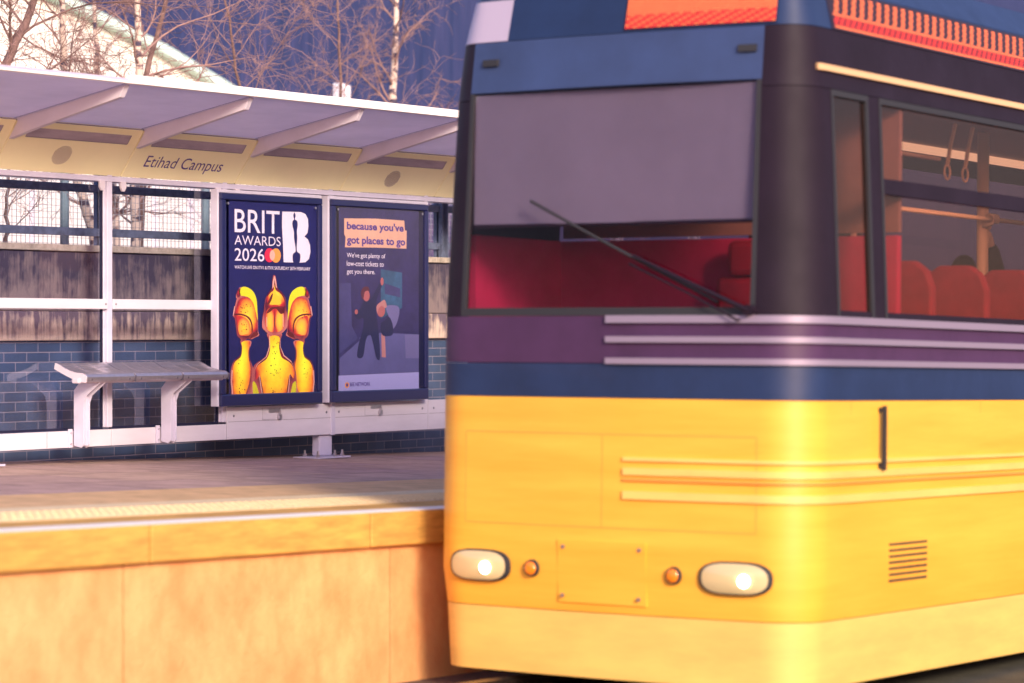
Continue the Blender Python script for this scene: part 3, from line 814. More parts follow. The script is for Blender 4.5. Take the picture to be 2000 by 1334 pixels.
for mir, CX in ((False, 0), (True, 497.5)):
    T = (lambda q: mirror(q, CX)) if mir else (lambda q: q)
    shape(poster1, 'p_rim', T([(222, 645), (228, 700), (218, 770), (165, 818), (140, 880), (133, 960), (140, 1060), (152, 1161), (250, 1160), (322, 1158), (318, 1000), (330, 900), (318, 850), (300, 800), (296, 730), (312, 650)]), 3, 'bust', z5)
    shape(poster1, 'p_body', T([(232, 655), (234, 710), (222, 785), (172, 830), (147, 900), (142, 1000), (158, 1158), (235, 1158), (285, 1050), (308, 930), (304, 860), (290, 800), (288, 730), (302, 655)]), 4, 'bust', z5)
    shape(poster1, 'p_rim', T([(196, 268), (172, 340), (153, 424), (168, 452), (178, 520), (190, 598), (218, 630), (225, 656), (240, 655), (280, 628), (312, 634), (345, 618), (381, 598), (372, 560), (372, 480), (368, 400), (348, 320), (312, 272), (262, 250)]), 6, 'helmet', z5)
    shape(poster1, 'p_helm', T([(200, 300), (182, 360), (166, 420), (182, 460), (190, 520), (202, 590), (240, 604), (290, 600), (330, 566), (368, 572), (358, 480), (354, 400), (330, 320), (290, 278), (238, 272)]), 7, 'helmet', z5)
    shape(poster1, 'p_rim', T([(180, 275), (182, 235), (205, 190), (222, 184), (214, 225), (222, 262), (200, 272)]), 8, 'crest', z5)
    shape(poster1, 'p_lime', T([(208, 205), (240, 178), (285, 186), (330, 222), (356, 285), (364, 380), (366, 470), (352, 400), (328, 318), (290, 272), (250, 258), (214, 250)]), 8, 'crest', z5)
    shape(poster1, 'p_bronze', T([(165, 412), (220, 410), (270, 425), (305, 455), (322, 505), (324, 560), (314, 572), (310, 510), (294, 468), (262, 438), (215, 424), (168, 424)]), 9, 'visor', z5)
    shape(poster1, 'p_visor', T([(192, 440), (245, 440), (282, 466), (300, 510), (303, 572), (262, 590), (206, 586)]), 9, 'visor', z5)
    shape(poster1, 'p_bronze', T([(318, 590), (340, 572), (372, 580), (360, 604), (322, 620), (300, 630)]), 9, 'rim', z5)
    shape(poster1, 'p_pink', T([(140, 900), (134, 1000), (150, 1160), (158, 1160), (144, 1000), (150, 905)]), 9, 'highlight', z5, False)
    shape(poster1, 'p_pink', T([(164, 345), (152, 424), (158, 430), (170, 350)]), 9, 'highlight', z5, False)
# centre bust
shape(poster1, 'p_rim', [(452, 580), (462, 640), (460, 700), (434, 780), (345, 850), (316, 930), (316, 1030), (328, 1157), (520, 1154), (702, 1145), (706, 1020), (694, 900), (655, 815), (592, 770), (566, 700), (566, 640), (572, 580)], 10, 'bust', z5)
shape(poster1, 'p_body', [(470, 612), (474, 705), (446, 800), (362, 866), (343, 930), (352, 985), (384, 960), (402, 1060), (424, 1155), (606, 1150), (625, 1060), (644, 940), (676, 975), (688, 930), (676, 880), (640, 832), (575, 790), (552, 705), (552, 612)], 11, 'bust', z5)
shape(poster1, 'p_bronze', [(386, 950), (394, 985), (408, 1060), (426, 1156), (417, 1156), (400, 1070), (388, 1000)], 13, 'arm', z5, False)
shape(poster1, 'p_bronze', [(640, 945), (632, 985), (620, 1060), (606, 1150), (615, 1150), (628, 1070), (640, 1000)], 13, 'arm', z5, False)
shape(poster1, 'p_lime', [(326, 1000), (350, 1020), (372, 1090), (386, 1156), (338, 1157), (322, 1060)], 12, 'arm', z5)
shape(poster1, 'p_lime', [(696, 1000), (670, 1020), (654, 1090), (642, 1148), (688, 1146), (700, 1060)], 12, 'arm', z5)
shape(poster1, 'p_pink', [(376, 945), (384, 960), (400, 1060), (416, 1156), (409, 1156), (390, 1060)], 14, 'highlight', z5, False)
shape(poster1, 'p_pink', [(648, 930), (642, 950), (630, 1060), (618, 1150), (625, 1150), (638, 1060)], 14, 'highlight', z5, False)
shape(poster1, 'p_rim', [(508, 76), (518, 82), (528, 120), (538, 190), (575, 225), (606, 275), (612, 340), (614, 385), (624, 440), (622, 520), (600, 556), (570, 582), (512, 600), (455, 582), (425, 556), (404, 525), (408, 440), (418, 385), (424, 330), (438, 265), (470, 215), (486, 185), (492, 120), (500, 82)], 14, 'helmet', z5)
shape(poster1, 'p_pink', [(508, 84), (515, 88), (524, 130), (532, 190), (522, 180), (512, 110), (503, 180), (490, 195), (496, 130)], 15, 'crest', z5, False)
shape(poster1, 'p_helm', [(512, 150), (520, 205), (560, 236), (592, 285), (600, 350), (560, 345), (515, 335), (470, 345), (430, 355), (440, 280), (478, 230), (505, 205)], 15, 'helmet', z5)
shape(poster1, 'p_yellow', [(512, 160), (520, 230), (545, 262), (568, 322), (515, 332), (462, 325), (485, 262), (505, 230)], 16, 'helmet', z5)
shape(poster1, 'p_bronze', [(497, 235), (485, 290), (462, 330), (440, 340), (462, 290), (480, 250)], 17, 'helmet', z5)
shape(poster1, 'p_visor', [(432, 430), (445, 380), (475, 362), (503, 362), (506, 460), (505, 566), (465, 562), (436, 528)], 16, 'visor', z5)
shape(poster1, 'p_visor', [(594, 430), (582, 380), (550, 362), (520, 362), (517, 460), (520, 566), (562, 560), (590, 526)], 16, 'visor', z5)
shape(poster1, 'p_bronze', [(460, 372), (500, 352), (540, 352), (582, 372), (596, 402), (560, 412), (528, 372), (500, 372), (470, 398), (440, 410)], 17, 'visor', z5)
shape(poster1, 'p_pink', [(438, 440), (444, 440), (446, 525), (440, 525)], 17, 'highlight', z5, False)
shape(poster1, 'p_pink', [(582, 400), (588, 440), (588, 525), (583, 525)], 17, 'highlight', z5, False)
shape(poster1, 'p_pink', [(465, 600), (469, 600), (471, 700), (444, 785), (365, 850), (336, 905), (358, 850), (436, 785), (463, 700)], 15, 'highlight', z5, False)
shape(poster1, 'p_pink', [(562, 600), (558, 700), (588, 778), (655, 832), (686, 895), (655, 822), (594, 770), (563, 700)], 15, 'highlight', z5, False)
random.seed(77)
mb = MB()
for i in range(150):
    cx, cy, sx, sy = random.choice([(520, 930, 75, 75), (520, 700, 30, 70), (500, 1080, 60, 50), (215, 930, 38, 95), (215, 1080, 38, 50), (790, 930, 38, 95), (250, 360, 45, 60), (755, 400, 35, 70), (240, 520, 30, 50)])
    q = z5((random.gauss(cx, sx*.55), min(1140, random.gauss(cy, sy*.6)))); w_ = at(q[0], q[1], PY); r_ = random.uniform(.0025, .0062)
    mb.poly([(w_.x+r_*math.cos(a), PY-.0095, w_.z+r_*math.sin(a)) for a in [k*math.pi/3 for k in range(6)]])
tag(mb.build('speckle', 'p_bronze', poster1, fixn=False), kind='stuff')

# second poster
c2 = case(at(648, 500, SY-.15).x+.012, at(838, 500, SY-.15).x, -.665, 1.105, 'black framed travel poster with two children and a salmon slogan')
pl = MB(); A = at(662, 780, PY); B_ = at(818, 779, PY)
pl.box((A.x, PY, pz0), (B_.x, PY+.002, pz1)); poster2 = pl.build('poster', 'p_dusk', c2)
z6 = lambda p: (630+p[0]/2.9, 360+p[1]/2.9)
shape(poster2, 'p_street', [(96, 560), (160, 560), (165, 800), (200, 870), (96, 985)], 1, 'street_view', z6, False)
shape(poster2, 'p_pave', [(96, 985), (205, 870), (330, 840), (545, 850), (545, 1062), (96, 1082)], 1, 'pavement_view', z6, False)
shape(poster2, 'p_dusk', [(96, 960), (205, 868), (215, 880), (96, 985)], 2, 'kerb_view', z6, False)
shape(poster2, 'p_teal', [(330, 480), (450, 500), (450, 700), (330, 760)], 1, 'building_view', z6, False)
shape(poster2, 'p_street', [(352, 560), (440, 590), (440, 640), (352, 620)], 2, 'building_view', z6, False)
shape(poster2, 'p_strip', [(90, 1083), (545, 1063), (545, 1185), (90, 1205)], 3, 'strip', z6, False)
shape(poster2, 'p_salmon', [(122, 192), (300, 194), (462, 205), (466, 260), (476, 262), (474, 364), (300, 358), (126, 356), (130, 300), (122, 280)], 3, 'label_patch', z6, False)
ptext("because you've", 'p_ink', poster2, 677, 788, 432, 452, .032, 5)
ptext('got places to go', 'p_ink', poster2, 677, 791, 460, 480, .032, 5)
ptext("We've got plenty of", 'p_white', poster2, 677, 752, 493, 505, 0, 5)
ptext('low-cost tickets to', 'p_white', poster2, 677, 749, 509, 519, 0, 5)
ptext('get you there.', 'p_white', poster2, 677, 732, 525, 537, 0, 5)
ptext('BEE NETWORK', 'p_ink', poster2, 683, 723, 747, 754.5, .02, 5)
shape(poster2, 'p_orange', [(137, 1118), (149, 1127), (149, 1146), (137, 1156), (126, 1148), (126, 1128)], 4, 'emblem', z6, False)
shape(poster2, 'p_ink', [(137, 1126), (143, 1130), (143, 1142), (137, 1148), (132, 1142), (132, 1130)], 5, 'emblem', z6, False)
# child in dark coat, arm raised
shape(poster2, 'p_cloth', [(235, 660), (270, 655), (300, 600), (325, 555), (335, 575), (310, 640), (300, 700), (310, 780), (318, 850), (325, 980), (305, 985), (285, 900), (268, 850), (245, 880), (228, 975), (195, 975), (205, 900), (225, 830), (230, 760), (200, 765), (180, 735), (215, 700)], 4, 'child_figure', z6)
shape(poster2, 'p_skin', ell(247, 630, 19, 32), 5, 'child_face', z6, False)
shape(poster2, 'p_hair', [(225, 650), (216, 615), (228, 585), (255, 580), (266, 605), (255, 602), (238, 610), (232, 640)], 6, 'child_hair', z6)
shape(poster2, 'p_skin', ell(336, 550, 9, 22), 5, 'child_hand', z6, False)
shape(poster2, 'p_skin', ell(190, 722, 9, 14), 5, 'child_hand', z6, False)
shape(poster2, 'p_cloth', [(330, 790), (352, 770), (375, 750), (395, 790), (398, 845), (370, 860), (335, 850)], 4, 'child_figure', z6)
shape(poster2, 'p_fair', [(332, 845), (352, 848), (358, 980), (335, 978)], 3, 'child_leg', z6, False)
shape(poster2, 'p_skin', ell(330, 715, 23, 36), 5, 'child_face', z6, False)
shape(poster2, 'p_fair', [(308, 730), (305, 690), (325, 668), (350, 655), (362, 690), (352, 700), (335, 688), (318, 700)], 6, 'child_hair', z6)
shape(poster2, 'p_grey', [(360, 690), (430, 695), (425, 770), (395, 820), (378, 760)], 3, 'child_figure', z6)
shape(poster2, 'p_grey', [(465, 850), (545, 850), (545, 985), (470, 985)], 3, 'seat_view', z6, False)

# ================================================================== TRAM
OX, OY, OZ = 14.22, 7.50, -2.06
tram = empty('tram', (OX, OY, OZ), 'yellow tram with plum window band and orange lit destination signs, nose towards the shelter', 'tram', rot=(0, .019, 0))
LEN = 13.0; WID = 2.55; RC = .30
def plan():
    p = [(LEN, 0.0)]
    x_ = LEN-.25
    while x_ > RC+.1: p.append((x_, 0)); x_ -= .25
    for i in range(9):
        a = math.pi/2*i/8; p.append((RC-RC*math.sin(a), RC-RC*math.cos(a)))
    for i in range(1, 14):
        y_ = RC+(WID-2*RC)*i/14; p.append((-.05*math.sin(math.pi*i/14), y_))
    for i in range(9):
        a = math.pi/2*i/8; p.append((RC-RC*math.cos(a), WID-RC+RC*math.sin(a)))
    x_ = RC+.25
    while x_ < LEN: p.append((x_, WID)); x_ += .25
    p.append((LEN, WID))
    return [Vector(q+(0,)) for q in p]
PL = plan()
cum = [0]
for a, c_ in zip(PL, PL[1:]): cum.append(cum[-1]+(c_-a).length)
def pat(s):
    s = max(0, min(cum[-1], s))
    for i in range(len(PL)-1):
        if s <= cum[i+1]: return PL[i].lerp(PL[i+1], (s-cum[i])/(cum[i+1]-cum[i]))
    return PL[-1]
def pnorm(s):
    d_ = (pat(s+.02)-pat(s-.02)).normalized(); return Vector((-d_.y, d_.x, 0))*(-1)  # fixed below
# the outward side: at s=0 (near side) outward is -y
if pnorm(1).y > 0:
    _pn = pnorm; pnorm = lambda s: -_pn(s)
def s_side(x_): return LEN-x_                      # arc length of a point on the near side
S_FRONT0 = LEN-RC+RC*math.pi/2-.0                  # where the flat front begins (near)
def s_front(y_): return S_FRONT0+(y_-RC)*(sum(1 for _ in (0,)) and 1.003)
S_FAR = s_front(WID-RC)+RC*math.pi/2
def s_far(x_): return S_FAR+(x_-RC)
TH = [(.25, .05), (.6, 0), (1.6, 0), (2.1, .0), (3.4, .06), (3.75, .10), (4.0, .16), (4.2, .34)]
def tumble(z_):
    for (a, u), (b_, v) in zip(TH, TH[1:]):
        if z_ <= b_: return u+(v-u)*max(0, z_-a)/(b_-a)
    return TH[-1][1]
def strip(mb, s0, s1, z0, z1, out=0, thick=.04, nz=1):
    ss = [s0]+[c_ for c_ in cum if s0+.01 < c_ < s1-.01]+[s1]
    zs = [z0+(z1-z0)*i/nz for i in range(nz+1)]
    def V(s, z_, o): q = pat(s)+pnorm(s)*(o-tumble(z_)); return mb.b.verts.new((q.x, q.y, z_))
    Oo = [[V(s, z_, out) for z_ in zs] for s in ss]; Ii = [[V(s, z_, out-thick) for z_ in zs] for s in ss]
    n, k = len(ss), nz
    for i in range(n-1):
        for j in range(k):
            mb.b.faces.new((Oo[i][j], Oo[i+1][j], Oo[i+1][j+1], Oo[i][j+1])); mb.b.faces.new((Ii[i][j+1], Ii[i+1][j+1], Ii[i+1][j], Ii[i][j]))
        mb.b.faces.new((Oo[i][0], Ii[i][0], Ii[i+1][0], Oo[i+1][0])); mb.b.faces.new((Oo[i][k], Oo[i+1][k], Ii[i+1][k], Ii[i][k]))
    for j in range(k):
        mb.b.faces.new((Oo[0][j], Oo[0][j+1], Ii[0][j+1], Ii[0][j])); mb.b.faces.new((Oo[-1][j], Ii[-1][j], Ii[-1][j+1], Oo[-1][j+1]))
    return mb
def body(name, m_, s0, s1, z0, z1, **k):
    sm = k.pop('parent', tram); nzz = k.pop('nz', 1); o = k.pop('out', 0); th = k.pop('thick', .04)
    o_ = strip(MB(), s0, s1, z0, z1, o, th, nzz).build(name, m_, sm)
    for f_ in o_.data.polygons: f_.use_smooth = True
    o_.data.set_sharp_from_angle(angle=R(35))
    return o_
E = cum[-1]
lower = body('lower_body', 'tram_yellow', 0, E, .42, 1.648, nz=6)
body('skirt', 'tram_yellow_pale', 0, E, .04, .415, parent=tram)
for s in (s_side(.55), s_side(2.3), s_side(4.0), s_side(5.6), s_side(7.8)):
    m = strip(MB(), s-.003, s+.003, .42, 1.64, .0015, .003); m.build('panel_gap', 'tram_orange', lower)
for zz, h, mm in ((1.305, .020, 'tram_yellow_pale'), (1.235, .040, 'tram_yellow_pale'), (1.19, .016, 'tram_orange'), (1.10, .045, 'tram_yellow_pale')):
    body('bumper_strip', mm, 0, s_front(1.13), zz-h/2, zz+h/2, out=.018, thick=.02)
body('belt_panel', 'tram_navy', 0, E, 1.652, 1.845)
body('waist_panel', 'tram_plum', 0, E, 1.849, 2.118)
for zz, h in ((2.10, .042), (1.985, .034), (1.862, .034)):
    body('trim_strip', 'tram_trim', 0, s_front(1.25), zz-h/2, zz+h/2, out=.025, thick=.03)
# window band 2.12 - 3.40
W0, W1 = 2.122, 3.40
wins = [(.38, .84), (.98, 4.02), (5.60, 7.5), (7.64, 9.6), (11.0, 12.7)]
edges = [0]
def pillar(s0, s1): body('pillar', 'tram_black', s0, s1, W0, W1)
prev = s_side(wins[-1][1])
pillar(0, prev)
for a, b_ in reversed(wins):
    s0, s1 = s_side(b_), s_side(a)
    w_ = body('window', 'tram_black', s0+.03, s1-.03, W0, W0+.035, out=-.001)
    body('window_sill', 'tram_rubber', s0, s0+.028, W0, W1, parent=w_, out=.004)
    body('window_sill', 'tram_rubber', s1-.028, s1, W0, W1, parent=w_, out=.004)
    body('window_sill', 'tram_rubber', s0+.028, s1-.028, W1-.035, W1, parent=w_, out=.004)
    body('glass_pane', 'tram_glass', s0+.029, s1-.029, W0+.036, W1-.036, parent=w_, thick=.006, out=-.012)
    if b_-a > 1: body('transom', 'tram_black', s0+.029, s1-.029, 2.845, 2.935, parent=w_, out=.004, thick=.03)
ws = [s_side(b_) for a, b_ in wins]+[s_side(a) for a, b_ in wins]
gaps = [(s_side(wins[i+1][0]), s_side(wins[i][1])) for i in range(len(wins)-1)]
for a, b_ in gaps: pillar(a, b_)
pillar(s_side(.38), s_front(.32))
ws0, ws1 = s_front(.32), s_front(2.30)
body('windscreen', 'screen_glass', ws0, ws1, W0, 3.44, thick=.008, out=-.01)
body('screen_frame', 'tram_rubber', ws0, ws1, W0-.002, W0+.045, out=.003, thick=.03)
body('screen_frame', 'tram_rubber', ws0, ws0+.03, W0+.045, 3.44, out=.003, thick=.03)
body('screen_frame', 'tram_rubber', ws1-.03, ws1, W0+.045, 3.44, out=.003, thick=.03)
body('brow_panel', 'tram_blue', s_front(.32), s_front(2.30), 3.443, 3.745)
pillar(s_front(2.30), s_far(1.36))
for a, b_ in ((1.36, 3.9), (5.6, 9.6)):
    body('far_window', 'tram_glass', s_far(a), s_far(b_), W0, W1, thick=.006, out=-.012)
pillar(s_far(3.9), s_far(5.6)); pillar(s_far(9.6), E)
body('cant_panel', 'tram_black', 0, s_front(.32), 3.404, 3.745)
body('cant_panel', 'tram_black', s_front(2.30), E, 3.404, 3.745)
body('cant_strip', 'cream_strip', 0, s_side(.22), 3.50, 3.535, out=.02, thick=.022)  # raised cream strip along the cant panel
body('upper_panel', 'tram_navy', 0, s_front(2.05), 3.749, 4.0, nz=2)
body('corner_panel', 'tram_pale', s_front(2.05), S_FAR-.02, 3.749, 4.0, nz=2)
body('upper_panel', 'tram_navy', S_FAR-.02, E, 3.749, 4.0, nz=2)
# roof
m = MB(); strip(m, 0, E, 4.003, 4.2, 0, .03, 3)
q = [pat(s)+pnorm(s)*(-tumble(4.2)) for s in cum]
m.poly([(v.x, v.y, 4.2) for v in q]); m.build('roof', 'tram_navy', tram)
# doors
for a in (4.10, 4.82, 9.72, 10.35):
    dr = body('door', 'tram_yellow_pale', s_side(a+.66), s_side(a+.02), .5, 1.645, out=.006)
    body('glass_pane', 'tram_glass', s_side(a+.60), s_side(a+.08), 1.95, 3.3, parent=dr, out=.006, thick=.004)
# destination signs
def leds(m_, s0, s1, z0, z1, nx, nz_, lit, seed):
    random.seed(seed); mb = MB()
    for i in range(nx):
        s = s0+(s1-s0)*(i+.5)/nx
        for j in range(nz_):
            if not lit(i, j): continue
            zz = z0+(z1-z0)*(j+.5)/nz_
            c_ = pat(s)+pnorm(s)*(.010-tumble(zz)); n_ = pnorm(s); u = Vector((-n_.y, n_.x, 0))
            r_ = .42*(z1-z0)/nz_; c_.z = zz
            mb.poly([c_+u*(r_*math.cos(k*math.pi/3))+Vector((0, 0, 1))*(r_*math.sin(k*math.pi/3)) for k in range(6)])
    return mb
m = strip(MB(), s_front(.24), s_front(1.22), 3.76, 3.985, .006, .02); sg = m.build('destination_sign', 'led_off', tram)
leds('', s_front(.25), s_front(1.21), 3.768, 3.978, 72, 16, lambda i, j: j > 5 or (i//2+j) % 3 == 0, 1).build('led_matrix', 'led_orange', sg)
leds('', s_front(.25), s_front(1.21), 3.768, 3.978, 72, 16, lambda i, j: j <= 5 and (i//2+j) % 3, 1).build('led_matrix', 'led_red', sg)
m = strip(MB(), s_side(3.6), s_side(.47), 3.75, 3.99, .006, .02); sg = m.build('destination_sign', 'led_off', tram)
leds('', s_side(3.55), s_side(.50), 3.76, 3.975, 170, 12, lambda i, j: (j in (4, 0)) or (j > 4 and (i+j//2) % 6 in (0, 1, 2)), 2).build('led_matrix', 'led_orange', sg)
leds('', s_side(3.55), s_side(.50), 3.76, 3.975, 170, 12, lambda i, j: 0 < j < 4 and (i+j) % 4, 2).build('led_matrix', 'led_red', sg)
# headlights
def headlight(yc, w_):
    m = MB(); s0, s1 = s_front(yc-w_), s_front(yc+w_); n = 24
    ring = []
    for k in range(n):
        a = 2*math.pi*k/n; sx = math.copysign(abs(math.cos(a))**.6, math.cos(a)); sz = math.copysign(abs(math.sin(a))**.8, math.sin(a))
        ring.append((s_front(yc)+sx*w_, .655+sz*.085))
    prev_ = None; rings = []
    for f_, o in ((1.12, .0), (1.1, .02), (1.0, .026)):
        vs = []
        for s, zz in ring:
            s2 = s_front(yc)+(s-s_front(yc))*f_; z2 = .655+(zz-.655)*f_; c_ = pat(s2)+pnorm(s2)*o; vs.append(m.b.verts.new((c_.x, c_.y, z2)))
        rings.append(vs)
    for a, b_ in zip(rings, rings[1:]):
        for k in range(n): m.b.faces.new((a[k], a[(k+1) % n], b_[(k+1) % n], b_[k]))
    m.b.faces.new(rings[0]); hd = m.build('headlight', 'tram_rubber', tram)
    m = MB(); c0 = pat(s_front(yc))+pnorm(s_front(yc))*.05; cv = m.b.verts.new((c0.x, c0.y, .655))
    vs = []
    for s, zz in ring: c_ = pat(s)+pnorm(s)*.027; vs.append(m.b.verts.new((c_.x, c_.y, zz)))
    mid = []
    for s, zz in ring:
        s2 = s_front(yc)+(s-s_front(yc))*.7; c_ = pat(s2)+pnorm(s2)*.045; mid.append(m.b.verts.new((c_.x, c_.y, .655+(zz-.655)*.7)))
    for k in range(n):
        m.b.faces.new((vs[k], vs[(k+1) % n], mid[(k+1) % n], mid[k])); m.b.faces.new((mid[k], mid[(k+1) % n], cv))
    m.build('lens', 'lens', hd, smooth=True)
    m = MB(); c_ = pat(s_front(yc-w_*.35))+pnorm(s_front(yc))*.052; m.ball((c_.x, c_.y, .645), .036, (.6, 1, 1)); m.build('bulb', 'lamp_on', hd, smooth=True)
headlight(.42, .20); headlight(2.13, .20)
# nose details
for yc in (.80, 1.75):
    m = MB(); c_ = pat(s_front(yc))+pnorm(s_front(yc))*.004; m.tube([(c_.x, c_.y, .655), (c_.x-.022, c_.y, .655)], [.052, .046], 20); ind = m.build('indicator', 'tram_rubber', tram)
    m = MB(); m.ball((c_.x-.022, c_.y, .655), .040, (.35, 1, 1), 16); m.build('lens', 'amber', ind, smooth=True)
ht = body('tow_hatch', 'tram_yellow', s_front(.98), s_front(1.57), .47, .83, out=.010, thick=.03)
for yc, zc in ((1.02, .51), (1.53, .51), (1.02, .79), (1.53, .79)):
    m = MB(); c_ = pat(s_front(yc))+pnorm(s_front(yc))*.010; m.cyl((c_.x+.002, c_.y, zc), (c_.x-.005, c_.y, zc), .012, 10); m.build('screw', 'steel_dark', ht)
for a, b_, z0_, z1_ in ((.30, 2.25, .905, .911), (.30, 2.25, 1.44, 1.446)):
    m = strip(MB(), s_front(a), s_front(b_), z0_, z1_, .0015, .003); m.build('panel_gap', 'tram_orange', lower)
for a in (.30, 2.25, 1.275):
    m = strip(MB(), s_front(a)-.0025, s_front(a)+.0025, .912, 1.439, .0015, .003); m.build('panel_gap', 'tram_orange', lower)
for a in (.345, .60, .85):
    pass
vt = MB()
for k in range(7):
    strip(vt, s_side(1.55), s_side(1.05), .60+k*.035, .612+k*.035, .006, .008)
vt.build('vent', 'tram_rubber', tram)
gh = body('grab_handle', 'tram_rubber', s_side(.92), s_side(.895), 1.25, 1.62, out=.045, thick=.02)
for zc in (1.26, 1.58):
    body('mount', 'tram_rubber', s_side(.918), s_side(.897), zc, zc+.03, out=.026, thick=.03, parent=gh)
bk = body('marker_lamp', 'tram_rubber', s_front(.36), s_front(.47), 3.60, 3.64, out=.02, thick=.02)
bk = body('marker_lamp', 'tram_rubber', s_front(2.1), s_front(2.21), 3.60, 3.64, out=.02, thick=.02)
# wiper
def sp(y_, z_, o=.03): s = s_front(y_); c_ = pat(s)+pnorm(s)*(o-tumble(z_)); return Vector((c_.x, c_.y, z_))
def fpx(px_, py_):   # point on the tram front seen at a pixel
    t = (px_-1000)/F; dd = OX/(.834+.552*t); return ((.552-.834*t)*dd-OY, (637-py_)/F*dd-OZ)
a0 = fpx(1462, 606); a1 = fpx(1240, 500); a2 = fpx(1000, 385)
m = MB(); m.tube([sp(a0[0], a0[1], .02), sp(a0[0], a0[1], .05), sp((a0[0]+a1[0])/2, (a0[1]+a1[1])/2, .05), sp(*a1, .035)], [.022, .016, .013, .010], 8); wp = m.build('wiper', 'tram_black', tram)
b0 = fpx(1400, 590); b2 = fpx(1030, 392)
m = MB(); m.tube([sp(b0[0]+(b2[0]-b0[0])*k/8, b0[1]+(b2[1]-b0[1])*k/8, .014) for k in range(9)], .010, 6); m.build('blade', 'tram_rubber', wp)
m = MB(); c0_ = fpx(1452, 618); m.tube([sp(c0_[0]+.03, c0_[1]-.02, .02), sp(c0_[0]+.03, c0_[1]-.02, .06), sp((a0[0]+a1[0])/2+.02, (a0[1]+a1[1])/2-.05, .05), sp(a1[0]+.02, a1[1]-.045, .04)], .007, 6); m.build('link_rod', 'tram_black', wp)
m = MB(); q0 = sp(a0[0], a0[1], -.005); m.cyl(q0, q0+Vector((-.065, 0, 0)), .032, 14); m.build('spindle', 'tram_black', wp)

# interior
m = MB(); m.box((.25, .1, .86), (LEN-.1, WID-.1, .90)); m.build('floor', 'tram_floor', tram)
m = MB(); m.box((1.35, .14, 3.52), (LEN-.1, WID-.14, 3.55)); m.build('ceiling', 'tram_ceiling', tram)
for y_ in (.50, 1.97): m = MB(); m.box((1.5, y_, 3.47), (8, y_+.08, 3.519)); m.build('added_glow_strip', 'saloon_glow', tram)  # added glowing strips to lift the dim saloon, no known lamps
m = MB(); m.box((1.32, .09, 2.64), (1.36, WID-.12, 3.51)); m.build('cab_partition', 'tram_lining', tram)
m = MB(); m.box((1.30, .09, .91), (1.36, WID-.12, 2.62)); m.build('cab_bulkhead', 'seat_magenta', tram)
m = MB(); m.box((.34, WID-.12, .91), (1.36, WID-.07, 2.62)); m.build('cab_lining', 'seat_magenta', tram)
m = MB(); NB = 60
fr_ = [(.078+.0006*math.sin(k*.9)+.004*math.sin(k*.11+1), .36+1.91*k/NB) for k in range(NB+1)]
m.prism([(a, b_, 2.66) for a, b_ in fr_]+[(a+.003, b_, 2.66) for a, b_ in fr_[::-1]], (0, 0, .77))
sb_ = m.build('reflection_sheet', 'screen_reflection', tram)  # added sheet imitating the pale reflection in the upper windscreen
m = MB(); m.cyl((.085, .36, 2.655), (.085, 2.27, 2.655), .012, 8); m.build('sheet_bar', 'tram_black', tram)  # dark bar along the lower edge of the added sheet
m = MB(); m.prism([(.30, .25, .91), (.30, .25, 2.02), (.16, .25, 2.06), (.62, .25, 2.13), (.66, .25, 1.9), (.50, .25, .91)], (0, 2.05, 0)); m.build('dashboard', 'tram_plum', tram, bevel=.02)
ds = MB(); ds.box((.80, .75, 1.35), (1.22, 1.25, 1.47)); ds.box((1.14, .77, 1.47), (1.25, 1.23, 2.38)); ds.box((1.12, .86, 2.38), (1.22, 1.14, 2.60)); ds.build('driver_seat', 'seat_red', tram, bevel=.04)
def seat_row(x_, y_, flip=1):
    m = MB(); m.box((x_, y_, 1.42), (x_+.44, y_+.46, 1.52)); m.build('seat', 'seat_red', tram, bevel=.03)
    m = MB(); bx = x_+.42 if flip > 0 else x_-.06
    z0, z1 = 1.50, 2.50
    pr = [(bx, y_+.0, z0), (bx, y_+.46, z0), (bx, y_+.46, z1-.16), (bx, y_+.42, z1-.06), (bx, y_+.34, z1), (bx, y_+.12, z1), (bx, y_+.04, z1-.06), (bx, y_+.0, z1-.16)]
    m.prism(pr, (.08, 0, 0)); m.build('seat_back', 'seat_red', tram, bevel=.02)
    m = MB(); m.box((x_+.10, y_+.05, .90), (x_+.30, y_+.40, 1.42)); m.build('seat_base', 'tram_black', tram)
for x_ in (1.55, 2.35, 3.15):
    for y_ in (.18, .66, 1.50, 1.98): seat_row(x_, y_)
for x_ in (6.0, 6.8, 7.6, 8.4):
    for y_ in (.18, .66, 1.50, 1.98): seat_row(x_, y_)
def ipx(px_, y_):      # local x of a point inside the tram at local depth y_ seen at pixel column px_
    t = (px_-1000)/F; Y_ = OY+y_; return Y_/(.552-.834*t)*(.834+.552*t)-OX
pxx = ipx(1913, 1.12)
m = MB(); m.cyl((pxx, 1.12, .90), (pxx, 1.12, 3.52), .042, 16); m.build('grab_pole', 'pole_cream', tram, smooth=True)
m = MB(); m.cyl((ipx(1660, 1.12), 1.12, .90), (ipx(1660, 1.12), 1.12, 3.52), .022, 12); m.build('grab_pole', 'tram_lining', tram, smooth=True)
hz = 2.905
m = MB(); m.cyl((1.45, 1.05, hz), (8.0, 1.05, hz), .016, 12); m.build('overhead_rail', 'pole_cream', tram, smooth=True)
m = MB(); m.cyl((1.45, .62, 3.2), (3.0, .62, 3.2), .013, 12); m.build('overhead_rail', 'pole_cream', tram, smooth=True)
for x_ in (ipx(1880, .9), ipx(1845, .9)):
    m = MB(); m.tube([(x_+.1, .9, 3.5), (x_+.03, .9, 3.36), (x_-.02, .9, 3.22)], .014, 6)
    m.tube([(x_-.02+.045*math.sin(a), .9, 3.17-.05*math.cos(a)) for a in [k*math.pi/5 for k in range(11)]], .008, 6)
    m.build('hand_strap', 'pole_cream', tram)
